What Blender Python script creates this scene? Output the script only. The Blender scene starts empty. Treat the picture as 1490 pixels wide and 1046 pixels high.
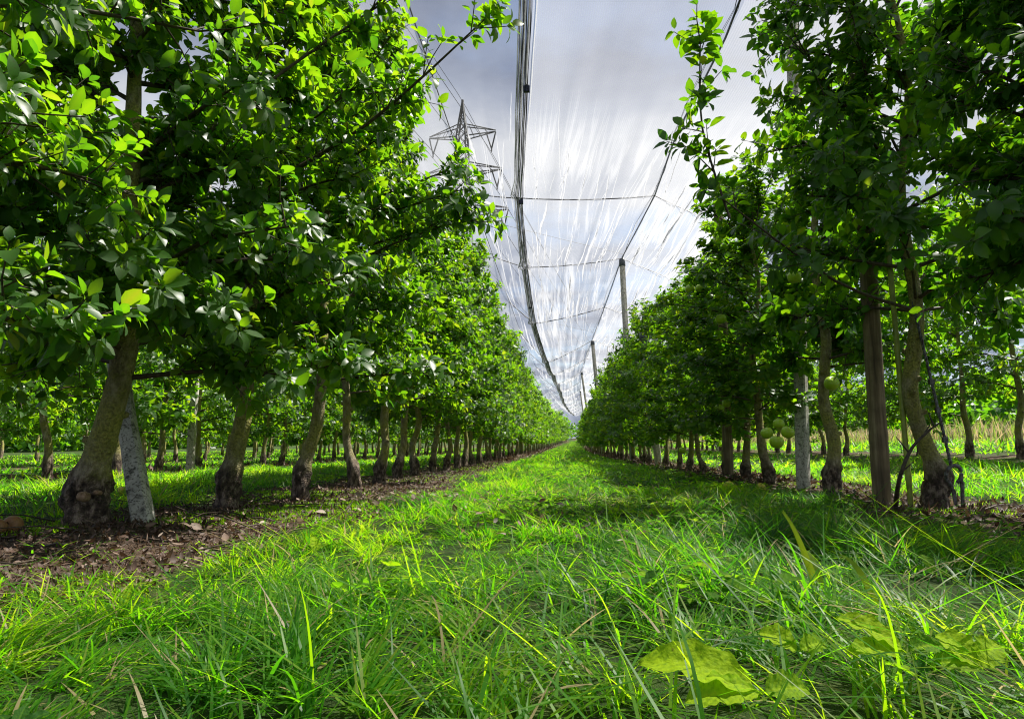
import bpy, math
import numpy as np
from mathutils import Vector, Matrix

# ------------------------------------------------------------------ basics
scn = bpy.context.scene
COL = scn.collection
RS = np.random.RandomState
CAM_H = 0.28
YAW, PITCH, FPX = math.radians(3.314), math.radians(7.57), 993.0
_f = np.array([-math.sin(YAW)*math.cos(PITCH), math.cos(YAW)*math.cos(PITCH), math.sin(PITCH)])
_r = np.array([math.cos(YAW), math.sin(YAW), 0.0])
_u = np.cross(_r, _f)
SUN = np.array([0.41, 0.23, 0.85]); SUN /= np.linalg.norm(SUN)

def at(px, py, Y):
    """point at distance Y along the rows that the photograph shows at (px, py)"""
    v = _f + _r*((px-745)/FPX) - _u*((py-523)/FPX)
    return np.array([0, 0, CAM_H]) + v*(Y/v[1])

def on_ground(px, py, z=0.0):
    v = _f + _r*((px-745)/FPX) - _u*((py-523)/FPX)
    return np.array([0, 0, CAM_H]) + v*((z-CAM_H)/v[2])

def bend(d):
    return 2.3*(np.maximum(d, 0)/80.0)**2

def terrain(x, y):
    x = np.asarray(x, float); y = np.asarray(y, float)
    z = 1.0*(np.clip(y, 0, 160)/80.0)**2
    z = z + 0.22*np.clip((x-2.6)/3.0, 0, 2)                      # the ground climbs towards the meadow
    z = z + 0.010*np.sin(2.1*x+0.7)*np.sin(1.7*y) + 0.006*np.sin(5.3*x+1.9*y) + 0.005*np.sin(7.1*y-3.7*x)
    xa = x-bend(y)
    z = z + 0.030*np.exp(-((xa-0.2)/0.55)**2)                    # crown of the grass alley
    return z

def gz(x, y):
    return float(terrain(x, y))

ROWS = [-1.44, 1.78, -4.66, -7.88, -11.1, -14.3, 5.0]

def soil_mask(x, y):
    """1 on the bare herbicide strips under the rows, 0 in the grass alleys"""
    xa = np.asarray(x, float)-bend(np.asarray(y, float))
    y = np.asarray(y, float)
    j = 0.10*np.sin(3.1*y+1.3*xa)+0.07*np.sin(7.7*y+0.4)+0.05*np.sin(17.3*y+5*xa)
    m = np.zeros_like(xa)
    for r in ROWS:
        lo, hi = r-0.42, r+0.42
        if r == -1.44: lo, hi = -1.86, -0.80-0.4*np.clip((1.35-y)/0.5, 0, 1)
        if r == 1.78: lo, hi = 1.42, 2.28
        a = np.clip((xa-lo-j)/0.12+0.5, 0, 1)*np.clip((hi+j*0.9-xa)/0.12+0.5, 0, 1)
        m = np.maximum(m, a)
    return m

def tag(o, label=None, cat=None, group=None, kind=None):
    if label: o['label'] = label
    if cat: o['category'] = cat
    if group: o['group'] = group
    if kind: o['kind'] = kind
    return o

def np_mesh(name, V, F, tint=None, smooth=True):
    me = bpy.data.meshes.new(name)
    V = np.ascontiguousarray(V, dtype=np.float32); F = np.ascontiguousarray(F, dtype=np.int32)
    n, k = F.shape
    me.vertices.add(len(V)); me.vertices.foreach_set('co', V.ravel())
    me.loops.add(n*k); me.loops.foreach_set('vertex_index', F.ravel())
    me.polygons.add(n)
    me.polygons.foreach_set('loop_start', np.arange(0, n*k, k, dtype=np.int32))
    me.polygons.foreach_set('use_smooth', np.full(n, smooth, dtype=bool))
    me.update(calc_edges=True)
    if tint is not None:
        a = me.attributes.new('tint', 'FLOAT', 'POINT')
        a.data.foreach_set('value', np.ascontiguousarray(tint, dtype=np.float32))
    return me

def link(name, me, mat, parent=None, loc=None):
    o = bpy.data.objects.new(name, me); COL.objects.link(o)
    if mat is not None and len(me.materials) == 0: me.materials.append(mat)
    if parent is not None: o.parent = parent
    if loc is not None: o.location = loc
    return o

def empty(name, loc, rz=0.0):
    o = bpy.data.objects.new(name, None); COL.objects.link(o)
    o.location = [float(c) for c in loc]; o.rotation_euler = (0, 0, rz); o.empty_display_size = 0.2
    return o

def norm(a):
    a = np.asarray(a, float)
    return a/np.maximum(np.linalg.norm(a, axis=-1, keepdims=True), 1e-9)

class Acc:
    """collects quads, later linked as ONE mesh object"""
    def __init__(s): s.V, s.F, s.T, s.n = [], [], [], 0
    def add(s, V, F, t=0.5):
        V = np.asarray(V, float).reshape(-1, 3)
        s.V.append(V); s.F.append(np.asarray(F, int)+s.n)
        s.T.append(np.broadcast_to(np.asarray(t, float), (len(V),))); s.n += len(V)
    def tube(s, P, R, sides=6, wob=None, t=0.5, closed=False):
        P = np.asarray(P, float); n = len(P)
        R = np.broadcast_to(np.asarray(R, float), (n,))
        T = np.gradient(P, axis=0); T = norm(T)
        ref = np.array([0.0, 0.0, 1.0]) if abs(T[:, 2]).mean() < 0.8 else np.array([0.0, 1.0, 0.0])
        A = norm(np.cross(T, ref)); B = np.cross(T, A)
        ang = np.linspace(0, 2*math.pi, sides, endpoint=False)
        rr = R[:, None]*np.ones(sides)
        if wob is not None: rr = rr*wob(np.linspace(0, 1, n)[:, None], ang[None, :], P)
        V = P[:, None, :]+rr[..., None]*(np.cos(ang)[None, :, None]*A[:, None, :]+np.sin(ang)[None, :, None]*B[:, None, :])
        i = np.arange(n-1)[:, None]*sides; j = np.arange(sides)[None, :]; j2 = (j+1) % sides
        F = np.stack([i+j, i+j2, i+sides+j2, i+sides+j], -1).reshape(-1, 4)
        s.add(V, F, t)
        if closed:
            for e, c in ((0, P[0]), (n-1, P[-1])):
                ring = V[e]; s.add(np.concatenate([ring, [c]]), np.array([[k, (k+1) % sides, sides, sides] for k in range(sides)]) if False else
                                   np.array([[k, (k+1) % sides, (k+2) % sides, sides] for k in range(0, sides, 2)]), t)
    def box(s, c, h, M=None, t=0.5):
        c = np.asarray(c, float); h = np.asarray(h, float)
        q = np.array([[x, y, z] for x in (-1, 1) for y in (-1, 1) for z in (-1, 1)], float)*h
        if M is not None: q = q@np.asarray(M).T
        s.add(q+c, [[0, 1, 3, 2], [4, 6, 7, 5], [0, 4, 5, 1], [2, 3, 7, 6], [0, 2, 6, 4], [1, 5, 7, 3]], t)
    def mesh(s, name, smooth=True):
        return np_mesh(name, np.concatenate(s.V), np.concatenate(s.F), np.concatenate(s.T), smooth)
    def build(s, name, mat, parent=None, smooth=True, loc=None):
        return link(name, s.mesh(name, smooth), mat, parent, loc)

# ------------------------------------------------------------------ materials
def new_mat(name):
    m = bpy.data.materials.new(name); m.use_nodes = True
    nt = m.node_tree; nt.nodes.clear()
    return m, nt

def N(nt, t, **kw):
    n = nt.nodes.new(t)
    for k, v in kw.items():
        if k.startswith('i_'):
            key = k[2:]; n.inputs[int(key) if key.isdigit() else key.replace('_', ' ')].default_value = v
        else: setattr(n, k, v)
    return n

def ramp(nt, fac, stops):
    r = N(nt, 'ShaderNodeValToRGB'); e = r.color_ramp.elements
    while len(e) < len(stops): e.new(0.5)
    for el, (p, c) in zip(e, stops):
        el.position = p; el.color = (*c, 1) if len(c) == 3 else c
    nt.links.new(fac, r.inputs['Fac']); return r.outputs['Color']

def noise(nt, scale, detail=3, coord=None, rough=0.5):
    n = N(nt, 'ShaderNodeTexNoise'); n.inputs['Scale'].default_value = scale
    n.inputs['Detail'].default_value = detail; n.inputs['Roughness'].default_value = rough
    if coord is not None: nt.links.new(coord, n.inputs['Vector'])
    return n.outputs['Fac']

def mixc(nt, fac, a, b, mode='MIX'):
    m = N(nt, 'ShaderNodeMix', data_type='RGBA', blend_type=mode)
    if isinstance(fac, (int, float)): m.inputs[0].default_value = fac
    else: nt.links.new(fac, m.inputs[0])
    for k, c in ((6, a), (7, b)):
        if isinstance(c, tuple): m.inputs[k].default_value = (*c, 1)
        else: nt.links.new(c, m.inputs[k])
    return m.outputs[2]

def leaf_material(name, stops, tstops, trans=0.5, gloss=0.35, spec=0.5, under=None, bump=False):
    m, nt = new_mat(name)
    at_ = N(nt, 'ShaderNodeAttribute', attribute_name='tint')
    col = ramp(nt, at_.outputs['Fac'], stops)
    tcol = ramp(nt, at_.outputs['Fac'], tstops)
    geo = N(nt, 'ShaderNodeNewGeometry')
    if under: col = mixc(nt, geo.outputs['Backfacing'], col, under)
    tc = N(nt, 'ShaderNodeTexCoord')
    nz = noise(nt, 60, 2, tc.outputs['Object'])
    col = mixc(nt, nz, mixc(nt, 1.0, col, (0.75, 0.75, 0.75), 'MULTIPLY'), col)
    sp = ramp(nt, noise(nt, 190, 2, tc.outputs['Object']), [(0.66, (0, 0, 0)), (0.74, (0.55, 0.55, 0.55))])
    col = mixc(nt, sp, col, (0.10, 0.07, 0.02)); tcol = mixc(nt, sp, tcol, (0.20, 0.13, 0.02))
    p = N(nt, 'ShaderNodeBsdfPrincipled')
    p.inputs['Roughness'].default_value = gloss; p.inputs['Specular IOR Level'].default_value = spec
    nt.links.new(col, p.inputs['Base Color'])
    if bump:
        bn = N(nt, 'ShaderNodeBump'); bn.inputs['Strength'].default_value = 0.7; bn.inputs['Distance'].default_value = 0.004
        nt.links.new(noise(nt, 130, 3, tc.outputs['Object']), bn.inputs['Height']); nt.links.new(bn.outputs[0], p.inputs['Normal'])
        tcol = mixc(nt, noise(nt, 220, 3, tc.outputs['Object']), mixc(nt, 1.0, tcol, (0.6, 0.68, 0.6), 'MULTIPLY'), tcol)
    t = N(nt, 'ShaderNodeBsdfTranslucent'); nt.links.new(tcol, t.inputs['Color'])
    mx = N(nt, 'ShaderNodeMixShader'); mx.inputs[0].default_value = trans
    nt.links.new(p.outputs[0], mx.inputs[1]); nt.links.new(t.outputs[0], mx.inputs[2])
    o = N(nt, 'ShaderNodeOutputMaterial'); nt.links.new(mx.outputs[0], o.inputs['Surface'])
    return m

MAT = {}
MAT['leaf'] = leaf_material('apple_leaf',
    [(0, (0.014, 0.052, 0.020)), (0.5, (0.032, 0.095, 0.014)), (0.85, (0.06, 0.14, 0.018)), (1, (0.12, 0.17, 0.03))],
    [(0, (0.09, 0.32, 0.010)), (0.5, (0.23, 0.52, 0.005)), (0.85, (0.38, 0.64, 0.008)), (1, (0.5, 0.58, 0.02))],
    trans=0.5, gloss=0.40, spec=0.42, under=(0.05, 0.115, 0.028))
MAT['grass'] = leaf_material('grass_blade',
    [(0, (0.020, 0.085, 0.010)), (0.45, (0.055, 0.185, 0.011)), (0.8, (0.14, 0.275, 0.013)), (0.93, (0.17, 0.22, 0.03)), (0.95, (0.36, 0.30, 0.15)), (1, (0.42, 0.34, 0.18))],
    [(0, (0.05, 0.28, 0.006)), (0.45, (0.19, 0.58, 0.005)), (0.8, (0.52, 0.82, 0.007)), (0.93, (0.5, 0.62, 0.03)), (0.95, (0.42, 0.34, 0.14)), (1, (0.45, 0.36, 0.18))],
    trans=0.60, gloss=0.40, spec=0.22)
MAT['weed'] = leaf_material('dock_leaf',
    [(0, (0.03, 0.10, 0.02)), (0.5, (0.12, 0.26, 0.02)), (1, (0.48, 0.70, 0.02))],
    [(0, (0.06, 0.26, 0.02)), (0.5, (0.2, 0.5, 0.01)), (1, (0.46, 0.70, 0.01))], trans=0.6, gloss=0.6, spec=0.08, bump=True)
MAT['dead'] = leaf_material('dead_leaf',
    [(0, (0.03, 0.018, 0.012)), (0.5, (0.10, 0.06, 0.042)), (0.8, (0.24, 0.17, 0.13)), (1, (0.42, 0.35, 0.29))],
    [(0, (0.06, 0.03, 0.015)), (0.5, (0.16, 0.09, 0.045)), (1, (0.38, 0.28, 0.18))], trans=0.2, gloss=0.6, spec=0.3)
MAT['straw'] = leaf_material('dry_reed',
    [(0, (0.10, 0.16, 0.03)), (0.35, (0.16, 0.22, 0.04)), (0.5, (0.36, 0.28, 0.15)), (1, (0.52, 0.42, 0.27))],
    [(0, (0.2, 0.4, 0.03)), (0.35, (0.3, 0.46, 0.04)), (0.5, (0.4, 0.3, 0.14)), (1, (0.52, 0.4, 0.22))], trans=0.4, gloss=0.6, spec=0.2)

def surf_mat(name, build, rough=0.85, bump=None, spec=0.3, metal=0.0):
    """build(nt, object_coord) -> (colour socket, height socket or None)"""
    m, nt = new_mat(name)
    tc = N(nt, 'ShaderNodeTexCoord')
    col, h = build(nt, tc.outputs['Object'])
    p = N(nt, 'ShaderNodeBsdfPrincipled')
    p.inputs['Roughness'].default_value = rough; p.inputs['Specular IOR Level'].default_value = spec; p.inputs['Metallic'].default_value = metal
    if isinstance(col, tuple): p.inputs['Base Color'].default_value = (*col, 1)
    else: nt.links.new(col, p.inputs['Base Color'])
    if h is not None and bump:
        b = N(nt, 'ShaderNodeBump'); b.inputs['Strength'].default_value = bump[0]; b.inputs['Distance'].default_value = bump[1]
        nt.links.new(h, b.inputs['Height']); nt.links.new(b.outputs[0], p.inputs['Normal'])
    o = N(nt, 'ShaderNodeOutputMaterial'); nt.links.new(p.outputs[0], o.inputs['Surface'])
    return m

def bark_build(nt, oc):
    mp = N(nt, 'ShaderNodeMapping'); nt.links.new(oc, mp.inputs['Vector']); mp.inputs['Scale'].default_value = (1, 1, 0.55)
    n1 = noise(nt, 38, 5, mp.outputs[0], 0.65)
    n2 = noise(nt, 7, 3, oc)
    n3 = noise(nt, 110, 3, oc)
    base = ramp(nt, n1, [(0.3, (0.05, 0.04, 0.024)), (0.5, (0.22, 0.18, 0.11)), (0.68, (0.42, 0.37, 0.26))])
    moss = ramp(nt, n3, [(0.3, (0.12, 0.125, 0.02)), (0.7, (0.38, 0.36, 0.07))])
    mf = ramp(nt, n2, [(0.36, (0, 0, 0)), (0.58, (0.85, 0.85, 0.85))])
    smoothc = mixc(nt, mf, base, moss)
    a = N(nt, 'ShaderNodeAttribute', attribute_name='tint')     # 1 on the burr below the graft
    burr = ramp(nt, n1, [(0.35, (0.014, 0.010, 0.008)), (0.5, (0.08, 0.055, 0.04)), (0.64, (0.30, 0.23, 0.18))])
    col = mixc(nt, a.outputs['Fac'], smoothc, burr)
    ad = N(nt, 'ShaderNodeMath', operation='ADD'); nt.links.new(n1, ad.inputs[0]); nt.links.new(n3, ad.inputs[1])
    return col, ad.outputs[0]
MAT['bark'] = surf_mat('apple_bark', bark_build, 0.8, (0.9, 0.012), 0.35)
MAT['twig'] = surf_mat('twig_bark', lambda nt, oc: (ramp(nt, noise(nt, 60, 3, oc), [(0.3, (0.03, 0.022, 0.016)), (0.7, (0.10, 0.075, 0.055))]), None), 0.6)

def conc_build(nt, oc):
    n1 = noise(nt, 26, 5, oc, 0.7); n2 = noise(nt, 120, 2, oc); n3 = noise(nt, 6, 3, oc)
    c = ramp(nt, n1, [(0.34, (0.09, 0.085, 0.075)), (0.46, (0.44, 0.415, 0.37)), (0.7, (0.62, 0.59, 0.54))])
    spots = ramp(nt, n2, [(0.36, (0.18, 0.17, 0.15)), (0.46, (1, 1, 1))])
    c = mixc(nt, 0.85, c, spots, 'MULTIPLY')
    g = ramp(nt, n3, [(0.5, (0, 0, 0)), (0.75, (0.4, 0.4, 0.4))])
    return mixc(nt, g, c, (0.16, 0.18, 0.07)), n2
MAT['concrete'] = surf_mat('post_concrete', conc_build, 0.9, (0.5, 0.004), 0.2)

def wood_build(nt, oc):
    mp = N(nt, 'ShaderNodeMapping'); nt.links.new(oc, mp.inputs['Vector']); mp.inputs['Scale'].default_value = (1, 1, 0.06)
    n1 = noise(nt, 55, 5, mp.outputs[0], 0.6); n2 = noise(nt, 9, 3, oc)
    c = ramp(nt, n1, [(0.3, (0.07, 0.05, 0.03)), (0.52, (0.24, 0.175, 0.105)), (0.72, (0.40, 0.31, 0.20))])
    return mixc(nt, ramp(nt, n2, [(0.35, (0.6, 0.6, 0.6)), (0.7, (0, 0, 0))]), c, (0.06, 0.045, 0.03)), n1
MAT['wood'] = surf_mat('post_wood', wood_build, 0.75, (0.6, 0.006), 0.3)
MAT['cane'] = surf_mat('bamboo_cane', lambda nt, oc: (ramp(nt, noise(nt, 14, 3, oc), [(0.35, (0.17, 0.21, 0.03)), (0.65, (0.36, 0.42, 0.07))]), None), 0.4, None, 0.5)
MAT['wire'] = surf_mat('cable_black', lambda nt, oc: (ramp(nt, noise(nt, 40, 2, oc), [(0.3, (0.012, 0.012, 0.014)), (0.7, (0.03, 0.03, 0.035))]), None), 0.5)
MAT['steel'] = surf_mat('weathered_steel', lambda nt, oc: (ramp(nt, noise(nt, 90, 4, oc), [(0.35, (0.05, 0.035, 0.03)), (0.6, (0.16, 0.16, 0.17))]), noise(nt, 200, 2, oc)), 0.55, (0.4, 0.002), 0.5, 0.6)
MAT['pylon'] = surf_mat('pylon_steel', lambda nt, oc: (ramp(nt, noise(nt, 0.3, 2, oc), [(0.3, (0.015, 0.016, 0.018)), (0.7, (0.03, 0.031, 0.034))]), None), 0.6, None, 0.3, 0.0)
MAT['clip'] = surf_mat('clip_plastic', lambda nt, oc: (ramp(nt, noise(nt, 30, 2, oc), [(0.3, (0.012, 0.014, 0.03)), (0.7, (0.03, 0.035, 0.08))]), None), 0.4)
MAT['cap'] = surf_mat('cap_plastic', lambda nt, oc: (ramp(nt, noise(nt, 30, 2, oc), [(0.3, (0.05, 0.06, 0.07)), (0.7, (0.11, 0.12, 0.14))]), None), 0.4)

def apple_build(c0, c1, c2):
    def f(nt, oc):
        n1 = noise(nt, 18, 3, oc); n2 = noise(nt, 160, 1, oc)
        c = ramp(nt, n1, [(0.3, c0), (0.6, c1), (0.8, c2)])
        return mixc(nt, ramp(nt, n2, [(0.62, (0, 0, 0)), (0.7, (0.5, 0.5, 0.5))]), c, (0.45, 0.48, 0.25)), None
    return f
MAT['apple'] = surf_mat('apple_green', apple_build((0.26, 0.46, 0.012), (0.38, 0.56, 0.016), (0.50, 0.58, 0.04)), 0.3, None, 0.5)
MAT['apple_yellow'] = surf_mat('apple_yellow', apple_build((0.42, 0.40, 0.02), (0.55, 0.48, 0.03), (0.55, 0.36, 0.05)), 0.35, None, 0.5)
MAT['apple_brown'] = surf_mat('apple_rotten', apple_build((0.12, 0.05, 0.018), (0.3, 0.14, 0.05), (0.42, 0.22, 0.09)), 0.5, None, 0.4)

def ground_material():
    m, nt = new_mat('orchard_ground')
    tc = N(nt, 'ShaderNodeTexCoord'); oc = tc.outputs['Object']
    a = N(nt, 'ShaderNodeAttribute', attribute_name='tint')
    n1 = noise(nt, 14, 6, oc, 0.65); n2 = noise(nt, 70, 4, oc, 0.7); n3 = noise(nt, 2.2, 4, oc)
    soil = ramp(nt, n2, [(0.3, (0.022, 0.015, 0.010)), (0.52, (0.075, 0.05, 0.034)), (0.72, (0.2, 0.15, 0.11))])
    moss = ramp(nt, n2, [(0.3, (0.02, 0.035, 0.006)), (0.7, (0.10, 0.14, 0.015))])
    soil = mixc(nt, ramp(nt, n3, [(0.50, (0, 0, 0)), (0.60, (0.9, 0.9, 0.9))]), soil, moss)
    turf = ramp(nt, n1, [(0.3, (0.012, 0.025, 0.006)), (0.6, (0.035, 0.06, 0.013)), (0.8, (0.08, 0.09, 0.03))])
    col = mixc(nt, a.outputs['Fac'], turf, soil)
    p = N(nt, 'ShaderNodeBsdfPrincipled'); p.inputs['Roughness'].default_value = 0.95; p.inputs['Specular IOR Level'].default_value = 0.15
    nt.links.new(col, p.inputs['Base Color'])
    b = N(nt, 'ShaderNodeBump'); b.inputs['Strength'].default_value = 1.0; b.inputs['Distance'].default_value = 0.02
    nt.links.new(n2, b.inputs['Height']); nt.links.new(b.outputs[0], p.inputs['Normal'])
    o = N(nt, 'ShaderNodeOutputMaterial'); nt.links.new(p.outputs[0], o.inputs['Surface'])
    return m
MAT['ground'] = ground_material()

def net_material(base, streak, k=1.0):
    """white woven hail net: thin and half open, denser where it lies in gathered folds"""
    m, nt = new_mat('hail_net_weave')
    at_ = N(nt, 'ShaderNodeAttribute', attribute_name='flow', attribute_type='GEOMETRY')
    mp = N(nt, 'ShaderNodeMapping'); nt.links.new(at_.outputs['Vector'], mp.inputs['Vector']); mp.inputs['Scale'].default_value = (2.6, 0.11, 1)
    n1 = noise(nt, 1.0, 2.0, mp.outputs[0], 0.45)
    mp2 = N(nt, 'ShaderNodeMapping'); nt.links.new(at_.outputs['Vector'], mp2.inputs['Vector']); mp2.inputs['Scale'].default_value = (5.5, 0.22, 1)
    n2 = noise(nt, 1.0, 2.0, mp2.outputs[0], 0.45)
    mp3 = N(nt, 'ShaderNodeMapping'); nt.links.new(at_.outputs['Vector'], mp3.inputs['Vector']); mp3.inputs['Scale'].default_value = (0.7, 0.25, 1)
    n3 = noise(nt, 1.0, 3, mp3.outputs[0])
    # folds of doubled net: thin ridges of the noise
    def ridge(n, w):
        s = N(nt, 'ShaderNodeMath', operation='SUBTRACT'); nt.links.new(n, s.inputs[0]); s.inputs[1].default_value = 0.5
        ab = N(nt, 'ShaderNodeMath', operation='ABSOLUTE'); nt.links.new(s.outputs[0], ab.inputs[0])
        mr = N(nt, 'ShaderNodeMapRange'); nt.links.new(ab.outputs[0], mr.inputs[0]); mr.inputs[1].default_value = 0; mr.inputs[2].default_value = w
        mr.inputs[3].default_value = 1; mr.inputs[4].default_value = 0
        return mr.outputs[0]
    r1 = ridge(n1, 0.045); r2 = ridge(n2, 0.04)
    area = N(nt, 'ShaderNodeMapRange'); nt.links.new(n3, area.inputs[0]); area.inputs[1].default_value = 0.40; area.inputs[2].default_value = 0.62
    sep = N(nt, 'ShaderNodeSeparateXYZ'); nt.links.new(at_.outputs['Vector'], sep.inputs[0])
    far = N(nt, 'ShaderNodeMapRange'); nt.links.new(sep.outputs['Y'], far.inputs[0])
    far.inputs[1].default_value = 8.0; far.inputs[2].default_value = 11.0
    rr = N(nt, 'ShaderNodeMath', operation='MAXIMUM'); nt.links.new(r1, rr.inputs[0]); nt.links.new(r2, rr.inputs[1])
    ra = N(nt, 'ShaderNodeMath', operation='MULTIPLY'); nt.links.new(rr.outputs[0], ra.inputs[0]); nt.links.new(area.outputs[0], ra.inputs[1])
    rf = N(nt, 'ShaderNodeMath', operation='MULTIPLY'); nt.links.new(ra.outputs[0], rf.inputs[0]); nt.links.new(far.outputs[0], rf.inputs[1])
    wv = N(nt, 'ShaderNodeTexWave'); wv.inputs['Scale'].default_value = 13.0; wv.inputs['Distortion'].default_value = 0.0
    nt.links.new(at_.outputs['Vector'], wv.inputs['Vector'])
    dens = N(nt, 'ShaderNodeMath', operation='MULTIPLY_ADD'); nt.links.new(rf.outputs[0], dens.inputs[0]); dens.inputs[1].default_value = streak; dens.inputs[2].default_value = base
    d2 = N(nt, 'ShaderNodeMath', operation='MULTIPLY_ADD'); nt.links.new(wv.outputs['Fac'], d2.inputs[0]); d2.inputs[1].default_value = 0.045*k; nt.links.new(dens.outputs[0], d2.inputs[2])
    d4 = N(nt, 'ShaderNodeMath', operation='MULTIPLY_ADD'); nt.links.new(n3, d4.inputs[0]); d4.inputs[1].default_value = 0.10*k; nt.links.new(d2.outputs[0], d4.inputs[2])
    d3 = N(nt, 'ShaderNodeMath', operation='MULTIPLY_ADD'); nt.links.new(sep.outputs['Z'], d3.inputs[0]); d3.inputs[1].default_value = 0.5; nt.links.new(d4.outputs[0], d3.inputs[2]); d3.use_clamp = True
    tr = N(nt, 'ShaderNodeBsdfTransparent')
    df = N(nt, 'ShaderNodeBsdfDiffuse'); df.inputs['Color'].default_value = (0.64, 0.65, 0.68, 1)
    tl = N(nt, 'ShaderNodeBsdfTranslucent'); tl.inputs['Color'].default_value = (0.62, 0.63, 0.67, 1)
    mx = N(nt, 'ShaderNodeMixShader'); mx.inputs[0].default_value = 0.5
    nt.links.new(df.outputs[0], mx.inputs[1]); nt.links.new(tl.outputs[0], mx.inputs[2])
    m2 = N(nt, 'ShaderNodeMixShader'); nt.links.new(d3.outputs[0], m2.inputs[0])
    nt.links.new(tr.outputs[0], m2.inputs[1]); nt.links.new(mx.outputs[0], m2.inputs[2])
    o = N(nt, 'ShaderNodeOutputMaterial'); nt.links.new(m2.outputs[0], o.inputs['Surface'])
    return m
MAT['net'] = net_material(0.15, 0.45, 1.6)
MAT['net_dense'] = net_material(0.24, 0.45, 1.6)
MAT['net_thin'] = net_material(0.0, 0.25, 0.45)

# ------------------------------------------------------------------ leaves
# leaf template: (along, side, lift) at five stations, folded along the midrib
_ST = [(0.00, 0.03), (0.22, 0.40), (0.50, 0.52), (0.78, 0.34), (1.00, 0.02)]
def leaf_template(stations, fold=0.22):
    P, F = [], []
    for a, w in stations:
        P += [(a, -w, abs(w)*fold), (a, 0, 0), (a, w, abs(w)*fold)]
    for k in range(len(stations)-1):
        b = 3*k
        F += [(b, b+1, b+4, b+3), (b+1, b+2, b+5, b+4)]
    return np.array(P, float), np.array(F, int)
LEAF_HI = leaf_template(_ST)
LEAF_MID = leaf_template([(0.0, 0.04), (0.42, 0.52), (1.0, 0.03)])
LEAF_LOW = (np.array([(0, -0.06, 0), (0.5, -0.5, 0.08), (1, 0, 0), (0.5, 0.5, 0.08)], float), np.array([[0, 1, 2, 3]]))

def leaves(acc, P, A, Nn, L, W, tint, tmpl, curl):
    """many leaves at once: base P, axis A, upper face Nn, length L, width W"""
    T, F = tmpl; n = len(P); k = len(T)
    A = norm(A); B = norm(np.cross(Nn, A)); Nn = np.cross(A, B)
    a = T[None, :, 0]*np.ones((n, 1)); s = T[None, :, 1]*np.ones((n, 1)); z = T[None, :, 2]*np.ones((n, 1))
    c = curl[:, None]
    lift = z*W[:, None]-c*a*a*L[:, None]
    along = a*L[:, None]*(1-0.35*np.abs(c)*a)
    V = P[:, None, :]+along[..., None]*A[:, None, :]+(s*W[:, None])[..., None]*B[:, None, :]+lift[..., None]*Nn[:, None, :]
    Fi = (np.arange(n)[:, None, None]*k+F[None]).reshape(-1, F.shape[1])
    tv = np.repeat(tint, k)
    if k > 4: tv = np.clip(tv+np.tile(np.where(np.arange(k) % 3 == 1, 0.10, -0.05), n), 0, 1)
    acc.add(V.reshape(-1, 3), Fi, tv)

def rand_dirs(rs, n):
    return norm(rs.normal(size=(n, 3)))

# ------------------------------------------------------------------ apple trees
def smooth_path(pts, n):
    pts = np.asarray(pts, float)
    t = np.linspace(0, len(pts)-1, n)
    out = np.zeros((n, 3))
    for q, tt in enumerate(t):
        i = int(min(len(pts)-2, math.floor(tt))); u = tt-i
        p0 = pts[max(i-1, 0)]; p1 = pts[i]; p2 = pts[i+1]; p3 = pts[min(i+2, len(pts)-1)]
        out[q] = 0.5*((2*p1)+(-p0+p2)*u+(2*p0-5*p1+4*p2-p3)*u*u+(-p0+3*p1-3*p2+p3)*u**3)
    return out

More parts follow.
